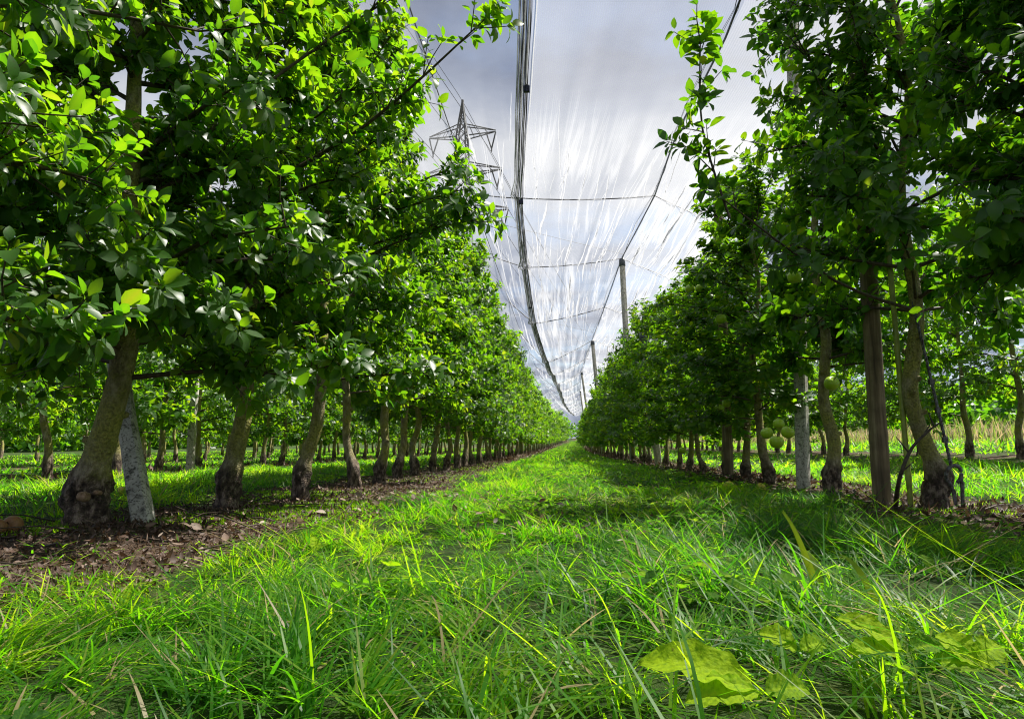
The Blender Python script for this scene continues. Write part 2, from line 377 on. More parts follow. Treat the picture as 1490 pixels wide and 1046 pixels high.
def make_tree(seed, trunk=None, H=3.35, rad=0.66, zlow=0.72, nbr=30, lod=0, burr=1.0, girth=1.0, extra=(), wide=1.0, dens=1.0, lead=True, tone=0.0, leaf=1.0, avoid=None):
    """returns meshes (trunk, branches, crown) of one apple tree standing at the origin"""
    rs = RS(seed)
    if trunk is None:
        lx, ly = rs.uniform(-0.07, 0.07, 2); kx, ky = rs.uniform(-0.055, 0.055, 2)
        trunk = [(0, 0, -0.04), (0, 0, 0.12), (lx*0.45+kx, ly*0.45+ky, 0.34), (lx, ly, 0.62), (lx+kx, ly+ky, 1.0)]
    tp = list(trunk); top = np.array(tp[-1]); z0 = top[2]
    for k in range(1, 5):
        f = k/4.0
        tp.append((top[0]*(1-0.7*f)+rs.uniform(-0.05, 0.05), top[1]*(1-0.7*f)+rs.uniform(-0.05, 0.05), z0+(H-0.12-z0)*f))
    nseg = [64, 22, 12][lod]; sides = [28, 10, 6][lod]
    path = smooth_path(tp, nseg); z = path[:, 2]
    R = np.interp(z, [-0.05, 0.0, 0.06, 0.14, 0.19, 0.24, 0.45, 0.8, 1.3, 2.2, H-0.1], np.array([0.068, 0.058, 0.053, 0.058, 0.052, 0.040, 0.037, 0.034, 0.026, 0.017, 0.004])*girth)
    R = np.where(z < 0.2, R*(1+0.10*(burr-1)), R)
    ph = rs.uniform(0, 6, 6)
    def wob(t, a, P):
        zz = P[:, 2][:, None]
        low = np.clip((0.22-zz)/0.06, 0, 1)
        w = 1+0.05*np.sin(2*a+ph[0]+zz*9)+0.035*np.sin(3*a-zz*14+ph[1])
        lump = 0.10*np.sin(3*a+ph[2]+zz*40)+0.08*np.sin(5*a-zz*60+ph[3])+0.06*np.sin(9*a+zz*95+ph[4])+0.04*np.sin(14*a-150*zz+ph[5])
        foot = np.clip((0.05-zz)/0.07, 0, 1)*0.16*np.sin(4*a+ph[2])
        return w+low*(lump*burr+foot)
    ta = Acc(); low = np.clip((0.215-z)/0.05, 0, 1)
    ta.tube(path, R, sides, wob, t=np.repeat(low, sides))
    if lod == 0:                                     # cankers and pruning stubs
        for k in range(5):
            zz = rs.uniform(0.3, 0.9); i = int(np.argmin(abs(z-zz))); an = rs.uniform(0, 6.28)
            d = np.array([math.cos(an), math.sin(an), 0.35]); p = path[i]
            ta.tube([p+d*R[i]*0.5, p+d*(R[i]+0.012), p+d*(R[i]+0.02)], [0.016, 0.013, 0.0], 8, t=0.2)
    ba, ca = Acc(), Acc()
    LP, LA, LN, LL, LT = [], [], [], [], []
    leafL = [0.066, 0.090, 0.15][lod]*leaf
    nshoot = [16, 11, 6][lod]; nleaf = [16, 12, 7][lod]
    def tip_leaves(p0, d, length, k, tb):
        s = rs.uniform(0.1, 1.0, k); s[-5:] = rs.uniform(0.88, 1.0, min(5, k))
        ang = np.arange(k)*2.4+rs.uniform(0, 6.28)
        ref = np.array([0, 0, 1.0]) if abs(d[2]) < 0.9 else np.array([1.0, 0, 0])
        a = norm(np.cross(d, ref)); b = np.cross(d, a)
        rad_ = np.cos(ang)[:, None]*a+np.sin(ang)[:, None]*b
        up = 0.25+0.55*s
        ax = norm(rad_+d*up[:, None]+rs.normal(0, 0.22, (k, 3))-np.array([0, 0, 0.12]))
        nn = norm(d*1.0+np.array([0, 0, 0.8])+rs.normal(0, 0.30, (k, 3)))
        LP.append(p0+d*(length*s)[:, None]+rad_*0.012); LA.append(ax); LN.append(nn)
        LL.append(leafL*rs.uniform(0.5, 1.25, k)); LT.append(np.clip(tb+tone+rs.normal(0, 0.17, k), 0, 0.93))  # negative shift paints shade into the leaf colour
    def branch(p0, p1, sag, r0, shoots, from_t=0.22, up=1.0):
        p0 = np.array(p0, float); p1 = np.array(p1, float)
        mid = (p0+p1)/2+np.array([rs.uniform(-.05, .05), rs.uniform(-.05, .05), sag])
        n = [9, 6, 4][lod]; pth = smooth_path([p0, mid, p1], n)
        ba.tube(pth, np.linspace(r0, 0.0028, n), [6, 4, 3][lod])
        L = np.linalg.norm(p1-p0)
        for t in rs.uniform(from_t, 1.0, shoots):
            q = t*(n-1); i = int(min(n-2, q)); p = pth[i]+(pth[i+1]-pth[i])*(q-i); bd = norm(pth[i+1]-pth[i])
            out = norm(np.array([p[0], p[1], 0.0])+1e-6)
            d = norm(bd*0.55+out*0.25+np.array([0, 0, rs.uniform(-0.15, 0.9)*up])+rs.normal(0, 0.5, 3))
            ln = rs.uniform(0.05, 0.24)*(1.15 if lod else 1.0)
            if lod < 2: ba.tube([p, p+d*ln*0.5+rs.normal(0, 0.006, 3), p+d*ln], [0.0035, 0.0026, 0.0016], 3)
            tip_leaves(p, d, ln, max(4, int(nleaf*rs.uniform(0.7, 1.2))), rs.uniform(0.25, 0.72))
        tip_leaves(pth[-1], norm(pth[-1]-pth[-2]), 0.10, nleaf, rs.uniform(0.4, 0.8))
    for k in range(nbr):
        f = (k+rs.uniform(0, 1))/nbr
        zb = zlow-0.08+(H-0.35-zlow)*f**1.05
        i = int(np.argmin(abs(z-zb))); p0 = path[i]
        an = k*2.39996+rs.uniform(-0.5, 0.5)
        if avoid and zb < avoid[2] and avoid[0] < an % 6.28319 < avoid[1]: an += math.pi
        prof = np.interp(f, [0, 0.15, 0.55, 0.8, 1.0], [0.86, 1.0, 0.88, 0.58, 0.30])
        ln = rad*prof*rs.uniform(0.72, 1.18)
        rise = np.interp(f, [0, 0.3, 0.7, 1], [0.02, 0.16, 0.32, 0.5])*rs.uniform(0.5, 1.3)
        p1 = p0+np.array([math.cos(an)*ln*wide, math.sin(an)*ln, rise])
        branch(p0, p1, rs.uniform(0.0, 0.07), np.interp(f, [0, 0.2, 1], [0.010, 0.012, 0.006])*girth, int(nshoot*dens*(0.75+0.5*prof)), 0.15 if f > 0.1 else 0.3)
    for e in extra:                                  # particular limbs: (height, end point, shoots, sag, radius)
        if e[0] == 'from':
            branch(e[1], e[2], e[4], e[5], e[3], 0.04, 1.0); continue
        i = int(np.argmin(abs(z-e[0])))
        branch(path[i], e[1], e[3], e[4], e[2], e[5] if len(e) > 5 else 0.25, e[6] if len(e) > 6 else 1.0)
    if lead:
        for k in range(4):                           # upright leaders above the crown
            an = rs.uniform(0, 6.28); q = rs.uniform(0.05, 0.3); zt = H+rs.uniform(-0.25, 0.22)
            branch(path[-8 if lod == 0 else -3]+np.array([0, 0, -0.1]), (math.cos(an)*q, math.sin(an)*q, zt), 0.02, 0.007, nshoot, 0.3, 0.4)
    LP = np.concatenate(LP); n = len(LP)
    L = np.concatenate(LL)
    leaves(ca, LP, np.concatenate(LA), np.concatenate(LN), L, L*rs.uniform(0.44, 0.60, n), np.concatenate(LT),
           [LEAF_HI, LEAF_MID, LEAF_LOW][lod], rs.uniform(-0.05, 0.6, n))
    return ta.mesh('trunk'), ba.mesh('branches'), ca.mesh('crown')

def tree_object(meshes, loc, rz=0.0, scale=1.0):
    root = empty('apple_tree', loc, rz); root.scale = (scale, scale, scale) if not isinstance(scale, tuple) else scale
    link('trunk', meshes[0], MAT['bark'], root)
    link('branches', meshes[1], MAT['twig'], root)
    link('crown', meshes[2], MAT['leaf'], root)
    return root

def copy_tree(root, loc, rz, scale):
    c = root.copy(); COL.objects.link(c)
    for ch in root.children:
        d = ch.copy(); COL.objects.link(d); d.parent = c
    c.location = [float(q) for q in loc]; c.rotation_euler = (0, 0, rz)
    c.scale = scale if isinstance(scale, tuple) else (scale, scale, scale)
    for k in ('label', 'group'):
        if k in c: del c[k]
    return c

def row_xy(r, d):
    return (r+float(bend(d)), d, 0)

def place(r, d, jit=0.0):
    x = r+float(bend(d))+jit
    return (x, d, gz(x, d))

# trees with a trunk or a limb of their own -----------------------------------
def rel(px, py, d, base):
    return tuple(at(px, py, d)-np.array(base))

NL, NR = 'apple trees along the left side of the grass alley', 'apple trees along the right side of the grass alley'
def lone(seed, r, d, label, group, **kw):
    b = place(r, d)
    ex = [('from', rel(*e[1], b), rel(*e[2], b), *e[3:]) if e[0] == 'from' else (e[0], rel(*e[1], b), *e[2:]) for e in kw.pop('extra', ())]
    t = tree_object(make_tree(seed, extra=ex, **kw), b)
    return tag(t, label, 'apple tree', group)

lone(11, -1.58, 1.45, 'apple tree with large sunlit leaves close at the upper left, its trunk out of view', NL, rad=0.72, zlow=0.60, nbr=46, leaf=0.82, dens=1.2)
L1 = lone(12, -1.70, 2.45, 'thick mossy apple tree leaning right, swollen dark burr at its foot, before a slanting post', NL,
     trunk=[(0, 0, -0.04), (0.0, 0, 0.10), (0.012, 0, 0.21), (0.065, 0.0, 0.42), (0.095, 0.0, 0.60), (0.10, 0, 0.9)], girth=1.22, burr=1.3, nbr=46, zlow=0.62, dens=1.25,
     extra=[(1.25, (560, 2, 2.5), 14, 0.02, 0.012, 0.2), (0.9, (420, 330, 2.05), 12, 0.05, 0.011, 0.3), (0.78, (330, 470, 2.2), 8, 0.04, 0.009, 0.4), (0.85, (110, 440, 1.95), 12, 0.03, 0.008, 0.3), (0.9, (220, 420, 2.0), 12, 0.03, 0.008, 0.3), (0.8, (30, 470, 2.1), 10, 0.0, 0.008, 0.3), (0.85, (300, 430, 2.3), 10, 0.0, 0.008, 0.3)])
lone(13, -1.50, 3.13, 'apple tree with straight brown trunk, first one behind the slanting concrete post', NL,
     trunk=[(0, 0, -0.04), (0, 0, 0.12), (0.03, 0, 0.28), (0.055, 0, 0.46), (0.06, 0, 0.8)], girth=0.98, burr=1.15, nbr=40, zlow=0.72,
     extra=[(1.55, (706, 28, 2.7), 20, -0.06, 0.013, 0.3), (1.5, (596, 142, 3.1), 15, 0.05, 0.010, 0.35)])
lone(14, -1.39, 3.78, 'apple tree with dark curved trunk, second one behind the slanting concrete post', NL,
     trunk=[(0, 0, -0.04), (-0.01, 0, 0.12), (0.02, 0, 0.26), (0.07, 0, 0.44), (0.085, 0, 0.8)], nbr=36, zlow=0.72, girth=0.88,
     extra=[(1.5, (676, 275, 3.5), 18, 0.0, 0.010, 0.35), (1.6, (652, 248, 3.55), 14, 0.02, 0.010, 0.4), (1.4, (690, 320, 3.5), 16, 0.02, 0.009, 0.4), (1.2, (640, 330, 3.5), 12, 0.02, 0.010, 0.3)])
lone(21, 1.79, 3.40, 'apple tree with pale crooked trunk bending left, between the yellow-green cane and the wire rope', NR,
     trunk=[(0.01, 0, -0.04), (0.02, 0, 0.08), (0.035, 0, 0.16), (-0.03, 0, 0.38), (-0.06, 0, 0.58), (-0.02, 0, 0.8), (0.0, 0, 1.0)], girth=0.98, burr=1.1, H=3.35, rad=0.66, nbr=34, zlow=0.98, tone=-0.12, leaf=1.08,  # leaf tint lowered to imitate the backlit shade of this crown
     extra=[(0.95, (1052, 290, 2.75), 9, -0.10, 0.010, 0.45), ('from', (1062, 318, 2.78), (1019, 62, 2.74), 13, 0.02, 0.006), (1.7, (1140, 20, 3.2), 22, 0.02, 0.008, 0.3), (1.7, (1240, 20, 3.1), 14, 0.0, 0.008, 0.3), (1.7, (1400, 10, 3.3), 14, 0.0, 0.008, 0.3), (1.0, (1300, 320, 2.7), 10, 0.0, 0.008, 0.4)])
lone(22, 1.90, 2.40, 'dark apple tree nearest at the right, its trunk out of view', NR, rad=0.42, zlow=0.9, nbr=26, H=2.3, tone=-0.2)  # shade of the right side put into the leaf tint

cut = surf_mat('cut_wood', lambda nt, oc: (ramp(nt, noise(nt, 90, 3, oc), [(0.3, (0.16, 0.09, 0.05)), (0.7, (0.36, 0.24, 0.16))]), None), 0.8)
for (px, py, d, r) in ((118, 722, 2.345, 0.017), (139, 716, 2.35, 0.008)):
    A = Acc(); c = at(px, py, d)-np.array(L1.location); n_ = norm([0.1, -1, 0.15])
    A.tube([c+n_*-0.03, c+n_*0.0, c+n_*0.004, c+n_*0.006], [r*1.05, r, r*0.8, 0.0], 12)
    A.build('pruning_scar', cut, L1)

lone(23, 1.76, 4.49, 'apple tree with slim trunk just right of the tall speckled concrete post', NR, H=2.55, rad=0.60, nbr=32, zlow=0.9, tone=-0.1,  # leaves tinted darker in place of backlit shade
     avoid=(1.6, 5.3, 2.6))

# shared trees: every one is copied with all its parts --------------------------
HI = [tree_object(make_tree(31+k, nbr=36, girth=0.82+0.05*k, zlow=0.74), (0, 0, 0)) for k in range(5)]
MID = [tree_object(make_tree(51+k, nbr=30, lod=1, girth=0.9, zlow=0.62), (0, 0, 0)) for k in range(5)]
LOW = [tree_object(make_tree(71+k, nbr=26, lod=2, zlow=0.58), (0, 0, 0)) for k in range(4)]
for t in HI+MID+LOW: t['category'] = 'apple tree'
used = set()
rt = RS(5)
def next_tree(bank, loc, rz, sc):
    t = bank[rt.randint(len(bank))]
    if t.name in used: return copy_tree(t, loc, rz, sc)
    used.add(t.name)
    t.location = [float(q) for q in loc]; t.rotation_euler = (0, 0, rz)
    t.scale = sc if isinstance(sc, tuple) else (sc, sc, sc)
    return t

ORD = ['first', 'second', 'third', 'fourth', 'fifth', 'sixth', 'seventh', 'eighth', 'ninth', 'tenth', 'eleventh', 'twelfth', 'thirteenth', 'fourteenth', 'fifteenth', 'sixteenth']
def plant_row(r, ds, label_near, first_no, far_label, near_until, group, hz=1.0, hi_until=9.0, mid_until=26.0):
    for k, d in enumerate(ds):
        bank = HI if d < hi_until else MID if d < mid_until else LOW
        s = rt.uniform(0.88, 1.05)
        t = next_tree(bank, place(r, d, rt.uniform(-0.06, 0.06)), rt.uniform(0, 6.28), (s, s, s*(hz if d > 6.8 or hz == 1 else 0.72)*rt.uniform(0.88, 1.10)))
        n = k+first_no
        if label_near and d < near_until and n < len(ORD): tag(t, label_near % ORD[n], None, group)
        else: tag(t, far_label, None, group+', far end')

def spaced(a, b, step, grow=0.0, seed=0):
    rs = RS(seed); out = []; d = a
    while d < b:
        out.append(d); d += step*rs.uniform(0.88, 1.12)*(1+grow*max(0, d-30))
    return out
plant_row(-1.44, [4.78, 5.72, 6.55, 7.3, 8.1, 8.95, 9.8, 10.7, 11.6]+spaced(12.6, 100, 1.0, 0.03, 1), 'apple tree, %s trunk behind the slanting concrete post in the sunlit left row', 2,
          'distant apple tree in the sunlit row left of the alley', 13.5, NL)
plant_row(1.78, [5.65, 6.35, 7.35, 8.4, 9.2, 10.2, 11.2]+spaced(12.8, 100, 1.0, 0.03, 2), 'apple tree in the shaded right row, %s trunk beyond the tall speckled concrete post', 0,
          'distant apple tree in the shaded row right of the alley', 13.5, NR, hz=0.78)
plant_row(-4.66, spaced(5.2, 46, 0.9, 0.06, 3), None, 0, 'apple tree in the second row left of the alley, seen under the front crowns', 0, 'second row of apple trees on the left', hi_until=0)
plant_row(-7.88, spaced(9.0, 44, 1.15, 0.05, 4), None, 0, 'apple tree in the third row left of the alley, small between nearer trunks', 0, 'third row of apple trees on the left', hi_until=0, mid_until=16)
plant_row(-11.1, spaced(13.0, 44, 1.3, 0.05, 5), None, 0, 'apple tree in the fourth row left of the alley, tiny between nearer trunks', 0, 'fourth row of apple trees on the left', hi_until=0, mid_until=0)
plant_row(-14.3, spaced(17.0, 44, 1.5, 0.05, 6), None, 0, 'apple tree in the fifth row left of the alley, tiny and dark far behind', 0, 'fifth row of apple trees on the left', hi_until=0, mid_until=0)
plant_row(5.0, spaced(5.6, 60, 1.05, 0.05, 7), None, 0, 'slim apple tree in the row before the dry reeds right of the alley', 0, 'row of apple trees before the dry reeds', hi_until=0, hz=0.9)
for t in HI+MID+LOW:
    if t.name not in used:
        for c in list(t.children): bpy.data.objects.remove(c)
        bpy.data.objects.remove(t)

# ------------------------------------------------------------------ ground
def lines(lo, hi, step, far):
    a = list(np.arange(lo, hi+1e-6, step)); s = step; v = hi
    up = []
    while v < far: s *= 1.28; v += s; up.append(v)
    s = step; v = lo; dn = []
    while v > -far: s *= 1.28; v -= s; dn.append(v)
    return np.array(dn[::-1]+a+up)
gx = lines(-2.6, 3.0, 0.05, 900); gy = lines(0.0, 9.0, 0.05, 900)
X, Y = np.meshgrid(gx, gy)
sm = soil_mask(X, Y)*(np.abs(X) < 60)
rs = RS(3)
Z = terrain(X, np.clip(Y, -200, 120)) + (sm*0.004*rs.normal(size=X.shape))*((np.abs(X) < 3) & (Y < 10))
nx, ny = len(gx), len(gy)
ii = (np.arange(ny-1)[:, None]*nx+np.arange(nx-1)[None]).ravel()
gm = np_mesh('ground', np.stack([X, Y, Z], -1).reshape(-1, 3), np.stack([ii, ii+1, ii+nx+1, ii+nx], -1), sm.ravel())
tag(link('ground', gm, MAT['ground']), 'orchard ground with bare mossy soil strips under the tree rows', kind='structure')

# ------------------------------------------------------------------ grass
def blades(acc, rs, x, y, L, W, bendv, az, tint, segs=4, lean=None, h0=0.0):
    n = len(x)
    z = terrain(x, y)-0.006+h0
    t = np.linspace(0, 1, segs+1)
    lean = rs.uniform(0.05, 0.5, n) if lean is None else lean
    # angle from vertical grows along the blade
    th = lean[:, None]+bendv[:, None]*t[None]**1.2
    ds = (L/segs)[:, None]
    dx = np.sin(th)*ds; dz = np.cos(th)*ds
    cx = np.concatenate([np.zeros((n, 1)), np.cumsum(dx[:, :-1], 1)], 1); cz = np.concatenate([np.zeros((n, 1)), np.cumsum(dz[:, :-1], 1)], 1)
    cz = np.maximum(cz, 0.004+0.004*t[None]-np.asarray(h0).reshape(-1, 1)*0.9)
    ca, sa = np.cos(az)[:, None], np.sin(az)[:, None]
    px = x[:, None]+cx*ca; py = y[:, None]+cx*sa; pz = z[:, None]+cz
    tw = rs.uniform(-0.9, 0.9, n)[:, None]*(0.4+t[None])
    w = W[:, None]*(1-t[None]**2.2*0.93)*0.5
    sx = -sa*np.cos(tw)+ca*np.sin(tw)*0.5; sy = ca*np.cos(tw)+sa*np.sin(tw)*0.5; sz = np.sin(tw)*0.6
    A = np.stack([px-sx*w, py-sy*w, pz-sz*w], -1); B = np.stack([px+sx*w, py+sy*w, pz+sz*w], -1)
    V = np.stack([A, B], 2).reshape(n, -1, 3); k = V.shape[1]
    F = np.array([[2*i, 2*i+1, 2*i+3, 2*i+2] for i in range(segs)])
    acc.add(V.reshape(-1, 3), (np.arange(n)[:, None, None]*k+F).reshape(-1, 4), np.repeat(tint, k))

def flow(x, y):
    return 2.2*np.sin(1.9*x+0.6*np.sin(2.3*y))+1.8*np.sin(1.6*y+1.1*x)+1.1*np.sin(4.1*x-3.3*y)

def scatter(rs, n, x0, x1, y0, y1, keep=None, power=1.0):
    y = y0+(y1-y0)*rs.uniform(0, 1, n)**power
    x = rs.uniform(x0, x1, n)+bend(y)
    k = rs.uniform(0, 1, n) > soil_mask(x, y)*0.88 if keep is None else keep(x, y, rs)
    return x[k], y[k]

def lawn(acc, seed, n, x0, x1, y0, y1, Lr, Wr, segs, power=1.0, clump=0.85, hang=1.3, straw=0.035, visible=True, edge=0.7):
    rs = RS(seed)
    x, y = scatter(rs, n, x0, x1, y0, y1, power=power)
    if visible:
        m = (x < y*0.80+0.55) & (x > -y*0.92-0.55); x, y = x[m], y[m]
    n = len(x)
    # pull the blades towards tuft centres
    cell = 0.115
    wx = x+0.05*np.sin(7.3*y+1.1)+0.03*np.sin(13*x+4*y); wy = y+0.05*np.sin(6.1*x+2.0)+0.03*np.sin(11*y-5*x)
    ix, iy = np.floor(wx/cell), np.floor(wy/cell)
    hsh = lambda a, b: np.modf(np.abs(np.sin(ix*a+iy*b)*43758.5453))[0]
    h1, h2, h3, h4 = hsh(12.99, 78.23), hsh(39.35, 11.13), hsh(73.16, 52.24), hsh(26.65, 91.17)
    keep = rs.uniform(0, 1, n) < 0.15+0.85*np.clip(1.5*h3, 0, 1)
    x, y, wx, wy, ix, iy, h1, h2, h3, h4 = (q[keep] for q in (x, y, wx, wy, ix, iy, h1, h2, h3, h4)); n = len(x)
    dx_, dy_ = (ix+0.25+0.5*h1)*cell-wx, (iy+0.25+0.5*h2)*cell-wy
    pull = clump*rs.uniform(0.1, 1, n)
    x = x+dx_*pull; y = y+dy_*pull
    az = np.where(rs.uniform(0, 1, n) < 0.6, flow(x, y)+2.2*(h4-0.5), np.arctan2(-dy_, -dx_))+rs.normal(0, 0.55, n)
    lie = rs.uniform(0, 1, n) < 0.62; lean = np.where(lie, rs.uniform(0.85, 1.5, n), rs.uniform(0.05, 0.65, n))
    tall = 0.72+0.28*np.sin(3.1*x+1.3*y)*np.sin(2.6*y-0.9*x)+0.14*np.sin(9*x+4*y)
    tall = tall*(0.65+0.6*h2)
    sm_ = 0.5*(soil_mask(x-0.12, y)+soil_mask(x+0.12, y)); L = rs.uniform(*Lr, n)*tall*(1-edge*np.clip(sm_+soil_mask(x, y), 0, 1))
    W = rs.uniform(*Wr, n)
    b = np.where(lie, np.abs(rs.normal(0.1, 0.3, n)), np.abs(rs.normal(hang, 0.55, n)))
    L = np.where(lie, L*1.15, L*0.85); az = np.where(lie, az+rs.normal(0, 0.6, n), az)
    h0 = np.where(lie, rs.uniform(0, 0.05, n)*np.clip(tall, 0.3, 1.2), 0.0)
    tn = np.clip(0.46+0.20*np.sin(2.7*x+0.5)*np.sin(2.1*y+1)+0.14*np.sin(8*x-3*y)*np.sin(7*y+2*x)+0.3*(h3-0.5)+rs.normal(0, 0.2, n), 0, 0.9)
    st = rs.uniform(0, 1, n) < straw*np.where(lie, 1.6, 0.15); tn[st] = rs.uniform(0.95, 1, st.sum())
    blades(acc, rs, x, y, L, W, b, az, tn, segs, lean, h0)

ga = Acc()
lawn(ga, 101, 38000, -1.4, 1.75, 0.42, 2.0, (0.04, 0.12), (0.0022, 0.0046), 5, 0.9, straw=0.04)
lawn(ga, 100, 12000, -1.4, 1.75, 0.40, 2.1, (0.10, 0.23), (0.0018, 0.0042), 7, 0.9, hang=1.6, straw=0.035)
lawn(ga, 99, 9000, -1.35, -0.3, 0.42, 1.35, (0.05, 0.15), (0.002, 0.0044), 6, 0.9, hang=1.4, straw=0.06, edge=0.2)
lawn(ga, 102, 46000, -1.3, 1.75, 1.9, 4.6, (0.05, 0.125), (0.0028, 0.0055), 4, 0.9, hang=1.1, straw=0.06)
lawn(ga, 103, 40000, -1.2, 1.6, 4.4, 13, (0.045, 0.11), (0.005, 0.010), 3, 0.8, hang=0.9, straw=0.02)
lawn(ga, 104, 40000, -1.1, 1.6, 12, 100, (0.05, 0.12), (0.012, 0.03), 2, 1.6, hang=0.8, straw=0.01)
tag(ga.build('grass', MAT['grass']), 'lush tangled green grass filling the alley between the two tree rows', kind='stuff')
gl = Acc()
lawn(gl, 105, 30000, -4.3, -1.75, 2.0, 9, (0.06, 0.17), (0.004, 0.008), 3, 0.9, hang=0.9)
lawn(gl, 106, 26000, -4.4, -1.75, 8, 45, (0.07, 0.15), (0.012, 0.026), 2, 1.2, hang=0.8)
for q, (a, b) in enumerate(((-7.5, -5.0), (-10.7, -8.2), (-13.9, -11.5), (-18, -14.7))):
    lawn(gl, 107+q, 16000, a, b, 6+3*q, 50, (0.07, 0.16), (0.012, 0.028), 2, 1.1, hang=0.8)
tag(gl.build('grass', MAT['grass']), 'sunlit grass of the alleys behind the left tree row', kind='stuff')
gr = Acc()
lawn(gr, 121, 26000, 2.1, 4.75, 2.2, 9, (0.06, 0.17), (0.004, 0.008), 3, 0.9, hang=0.9)
lawn(gr, 122, 22000, 2.15, 4.8, 8, 60, (0.07, 0.15), (0.012, 0.026), 2, 1.2, hang=0.8)
lawn(gr, 123, 16000, 5.2, 8.5, 5.5, 40, (0.10, 0.3), (0.012, 0.026), 2, 1.2, hang=0.7)
tag(gr.build('grass', MAT['grass']), 'sunlit grass of the alley behind the right tree row', kind='stuff')

# thin growth and moss on the bare strips
rs = RS(130); ma = Acc()
def moss_patch(n, x0, x1, y0, y1):
    x = rs.uniform(x0, x1, n); y = rs.uniform(y0, y1, n)
    k = (soil_mask(x, y) > 0.5) & (np.sin(4.3*x+2.0*y)+np.sin(3.7*y-2.9*x)+0.5*np.sin(11*x+9*y)+0.9*np.sin(23*x-17*y)*np.sin(19*y+8*x) > 0.35)
    x, y = x[k], y[k]; n = len(x)
    blades(ma, rs, x, y, rs.uniform(0.009, 0.026, n), rs.uniform(0.003, 0.006, n), rs.uniform(0.2, 1.2, n), rs.uniform(0, 6.28, n), np.clip(rs.normal(0.66, 0.15, n), 0, 0.92), 2, None, 0.006)
moss_patch(70000, -2.0, -0.72, 1.1, 4.5); moss_patch(12000, -1.95, -0.85, 4.5, 12); moss_patch(8000, 1.4, 2.3, 2.2, 7)
tag(ma.build('moss', MAT['grass']), 'low bright moss and seedlings on the bare soil strips', kind='stuff')

rs = RS(135); ca_ = Acc(); n = 7000
x = rs.uniform(-0.75, 1.5, n); y = 1.0+7*rs.uniform(0, 1, n)**1.3; x = x+bend(y)
k = (soil_mask(x, y) < 0.6) & (np.sin(3.3*x+1.7)+np.sin(2.9*y+1.1*x)+0.8*np.sin(9*x-7*y)+1.6*np.clip(x, -1, 1) > 1.0); x, y = x[k], y[k]; n = len(x)
az = rs.uniform(0, 6.28, n); h = rs.uniform(0.02, 0.065, n); L = rs.uniform(0.010, 0.024, n); tn = np.clip(rs.normal(0.45, 0.2, n), 0, 0.9)
for q in range(3):
    a = az+q*2.094+rs.normal(0, 0.2, n)
    leaves(ca_, np.stack([x, y, terrain(x, y)+h], -1), np.stack([np.cos(a), np.sin(a), rs.uniform(-0.3, 0.4, n)], -1), np.stack([0.3*rs.normal(size=n), 0.3*rs.normal(size=n), np.ones(n)], -1), L, L*0.85, tn, LEAF_HI, rs.uniform(-0.2, 0.3, n))
tag(ca_.build('clover', MAT['weed']), 'small clover leaves growing through the alley grass', kind='stuff')

# dry reeds of the meadow on the right
rs = RS(140); da = Acc()
n = 26000; y = rs.uniform(5, 60, n); x = rs.uniform(7.2, 15, n)+bend(y)
m = (x < y*0.80+1.0); x, y = x[m], y[m]; n = len(x)
blades(da, rs, x, y, rs.uniform(0.2, 0.62, n), rs.uniform(0.010, 0.026, n), np.abs(rs.normal(0.7, 0.5, n)), rs.uniform(0, 6.28, n), np.clip(rs.normal(0.5, 0.27, n)+0.18*np.sin(1.1*x+0.6*y), 0, 1), 3)
tag(da.build('dry_reeds', MAT['straw']), 'pale dry reeds and tall meadow grass beyond the right orchard row', kind='stuff')

# fallen leaves and prunings
rs = RS(150); fa = Acc()
def litter(n, x0, x1, y0, y1, size, keep):
    x = rs.uniform(x0, x1, n); y = y0+(y1-y0)*rs.uniform(0, 1, n)**1.3; x = x+bend(y)
    k = keep(x, y); x, y = x[k], y[k]; n = len(x)
    P = np.stack([x, y, terrain(x, y)+rs.uniform(0.002, 0.02, n)], -1)
    A = norm(np.concatenate([rs.normal(size=(n, 2)), rs.normal(0, 0.25, (n, 1))], 1))
    Nn = norm(np.concatenate([rs.normal(0, 0.45, (n, 2)), np.ones((n, 1))], 1))
    L = rs.uniform(*size, n)
    leaves(fa, P, A, Nn, L, L*rs.uniform(0.1, 0.55, n), np.clip(rs.beta(1.2, 2.4, n), 0, 1), LEAF_HI, rs.uniform(-1.0, 1.1, n))
strip = lambda x, y: soil_mask(x, y) > 0.35
litter(20000, -2.0, -0.66, 1.0, 5, (0.010, 0.028), strip); litter(8000, -1.95, -0.7, 4.6, 16, (0.018, 0.042), strip)
litter(5200, 1.35, 2.35, 1.8, 7, (0.02, 0.05), strip); litter(5200, 1.35, 2.35, 6, 24, (0.035, 0.07), strip)
litter(1500, -1.95, -0.8, 15, 60, (0.09, 0.15), strip); litter(1500, 1.35, 2.35, 20, 60, (0.09, 0.15), strip)
litter(2500, -5.1, -4.2, 4, 30, (0.05, 0.1), strip)
tag(fa.build('fallen_leaves', MAT['dead']), 'brown fallen leaves littering the soil strips under the trees', kind='stuff')
rs = RS(155); fa = Acc()
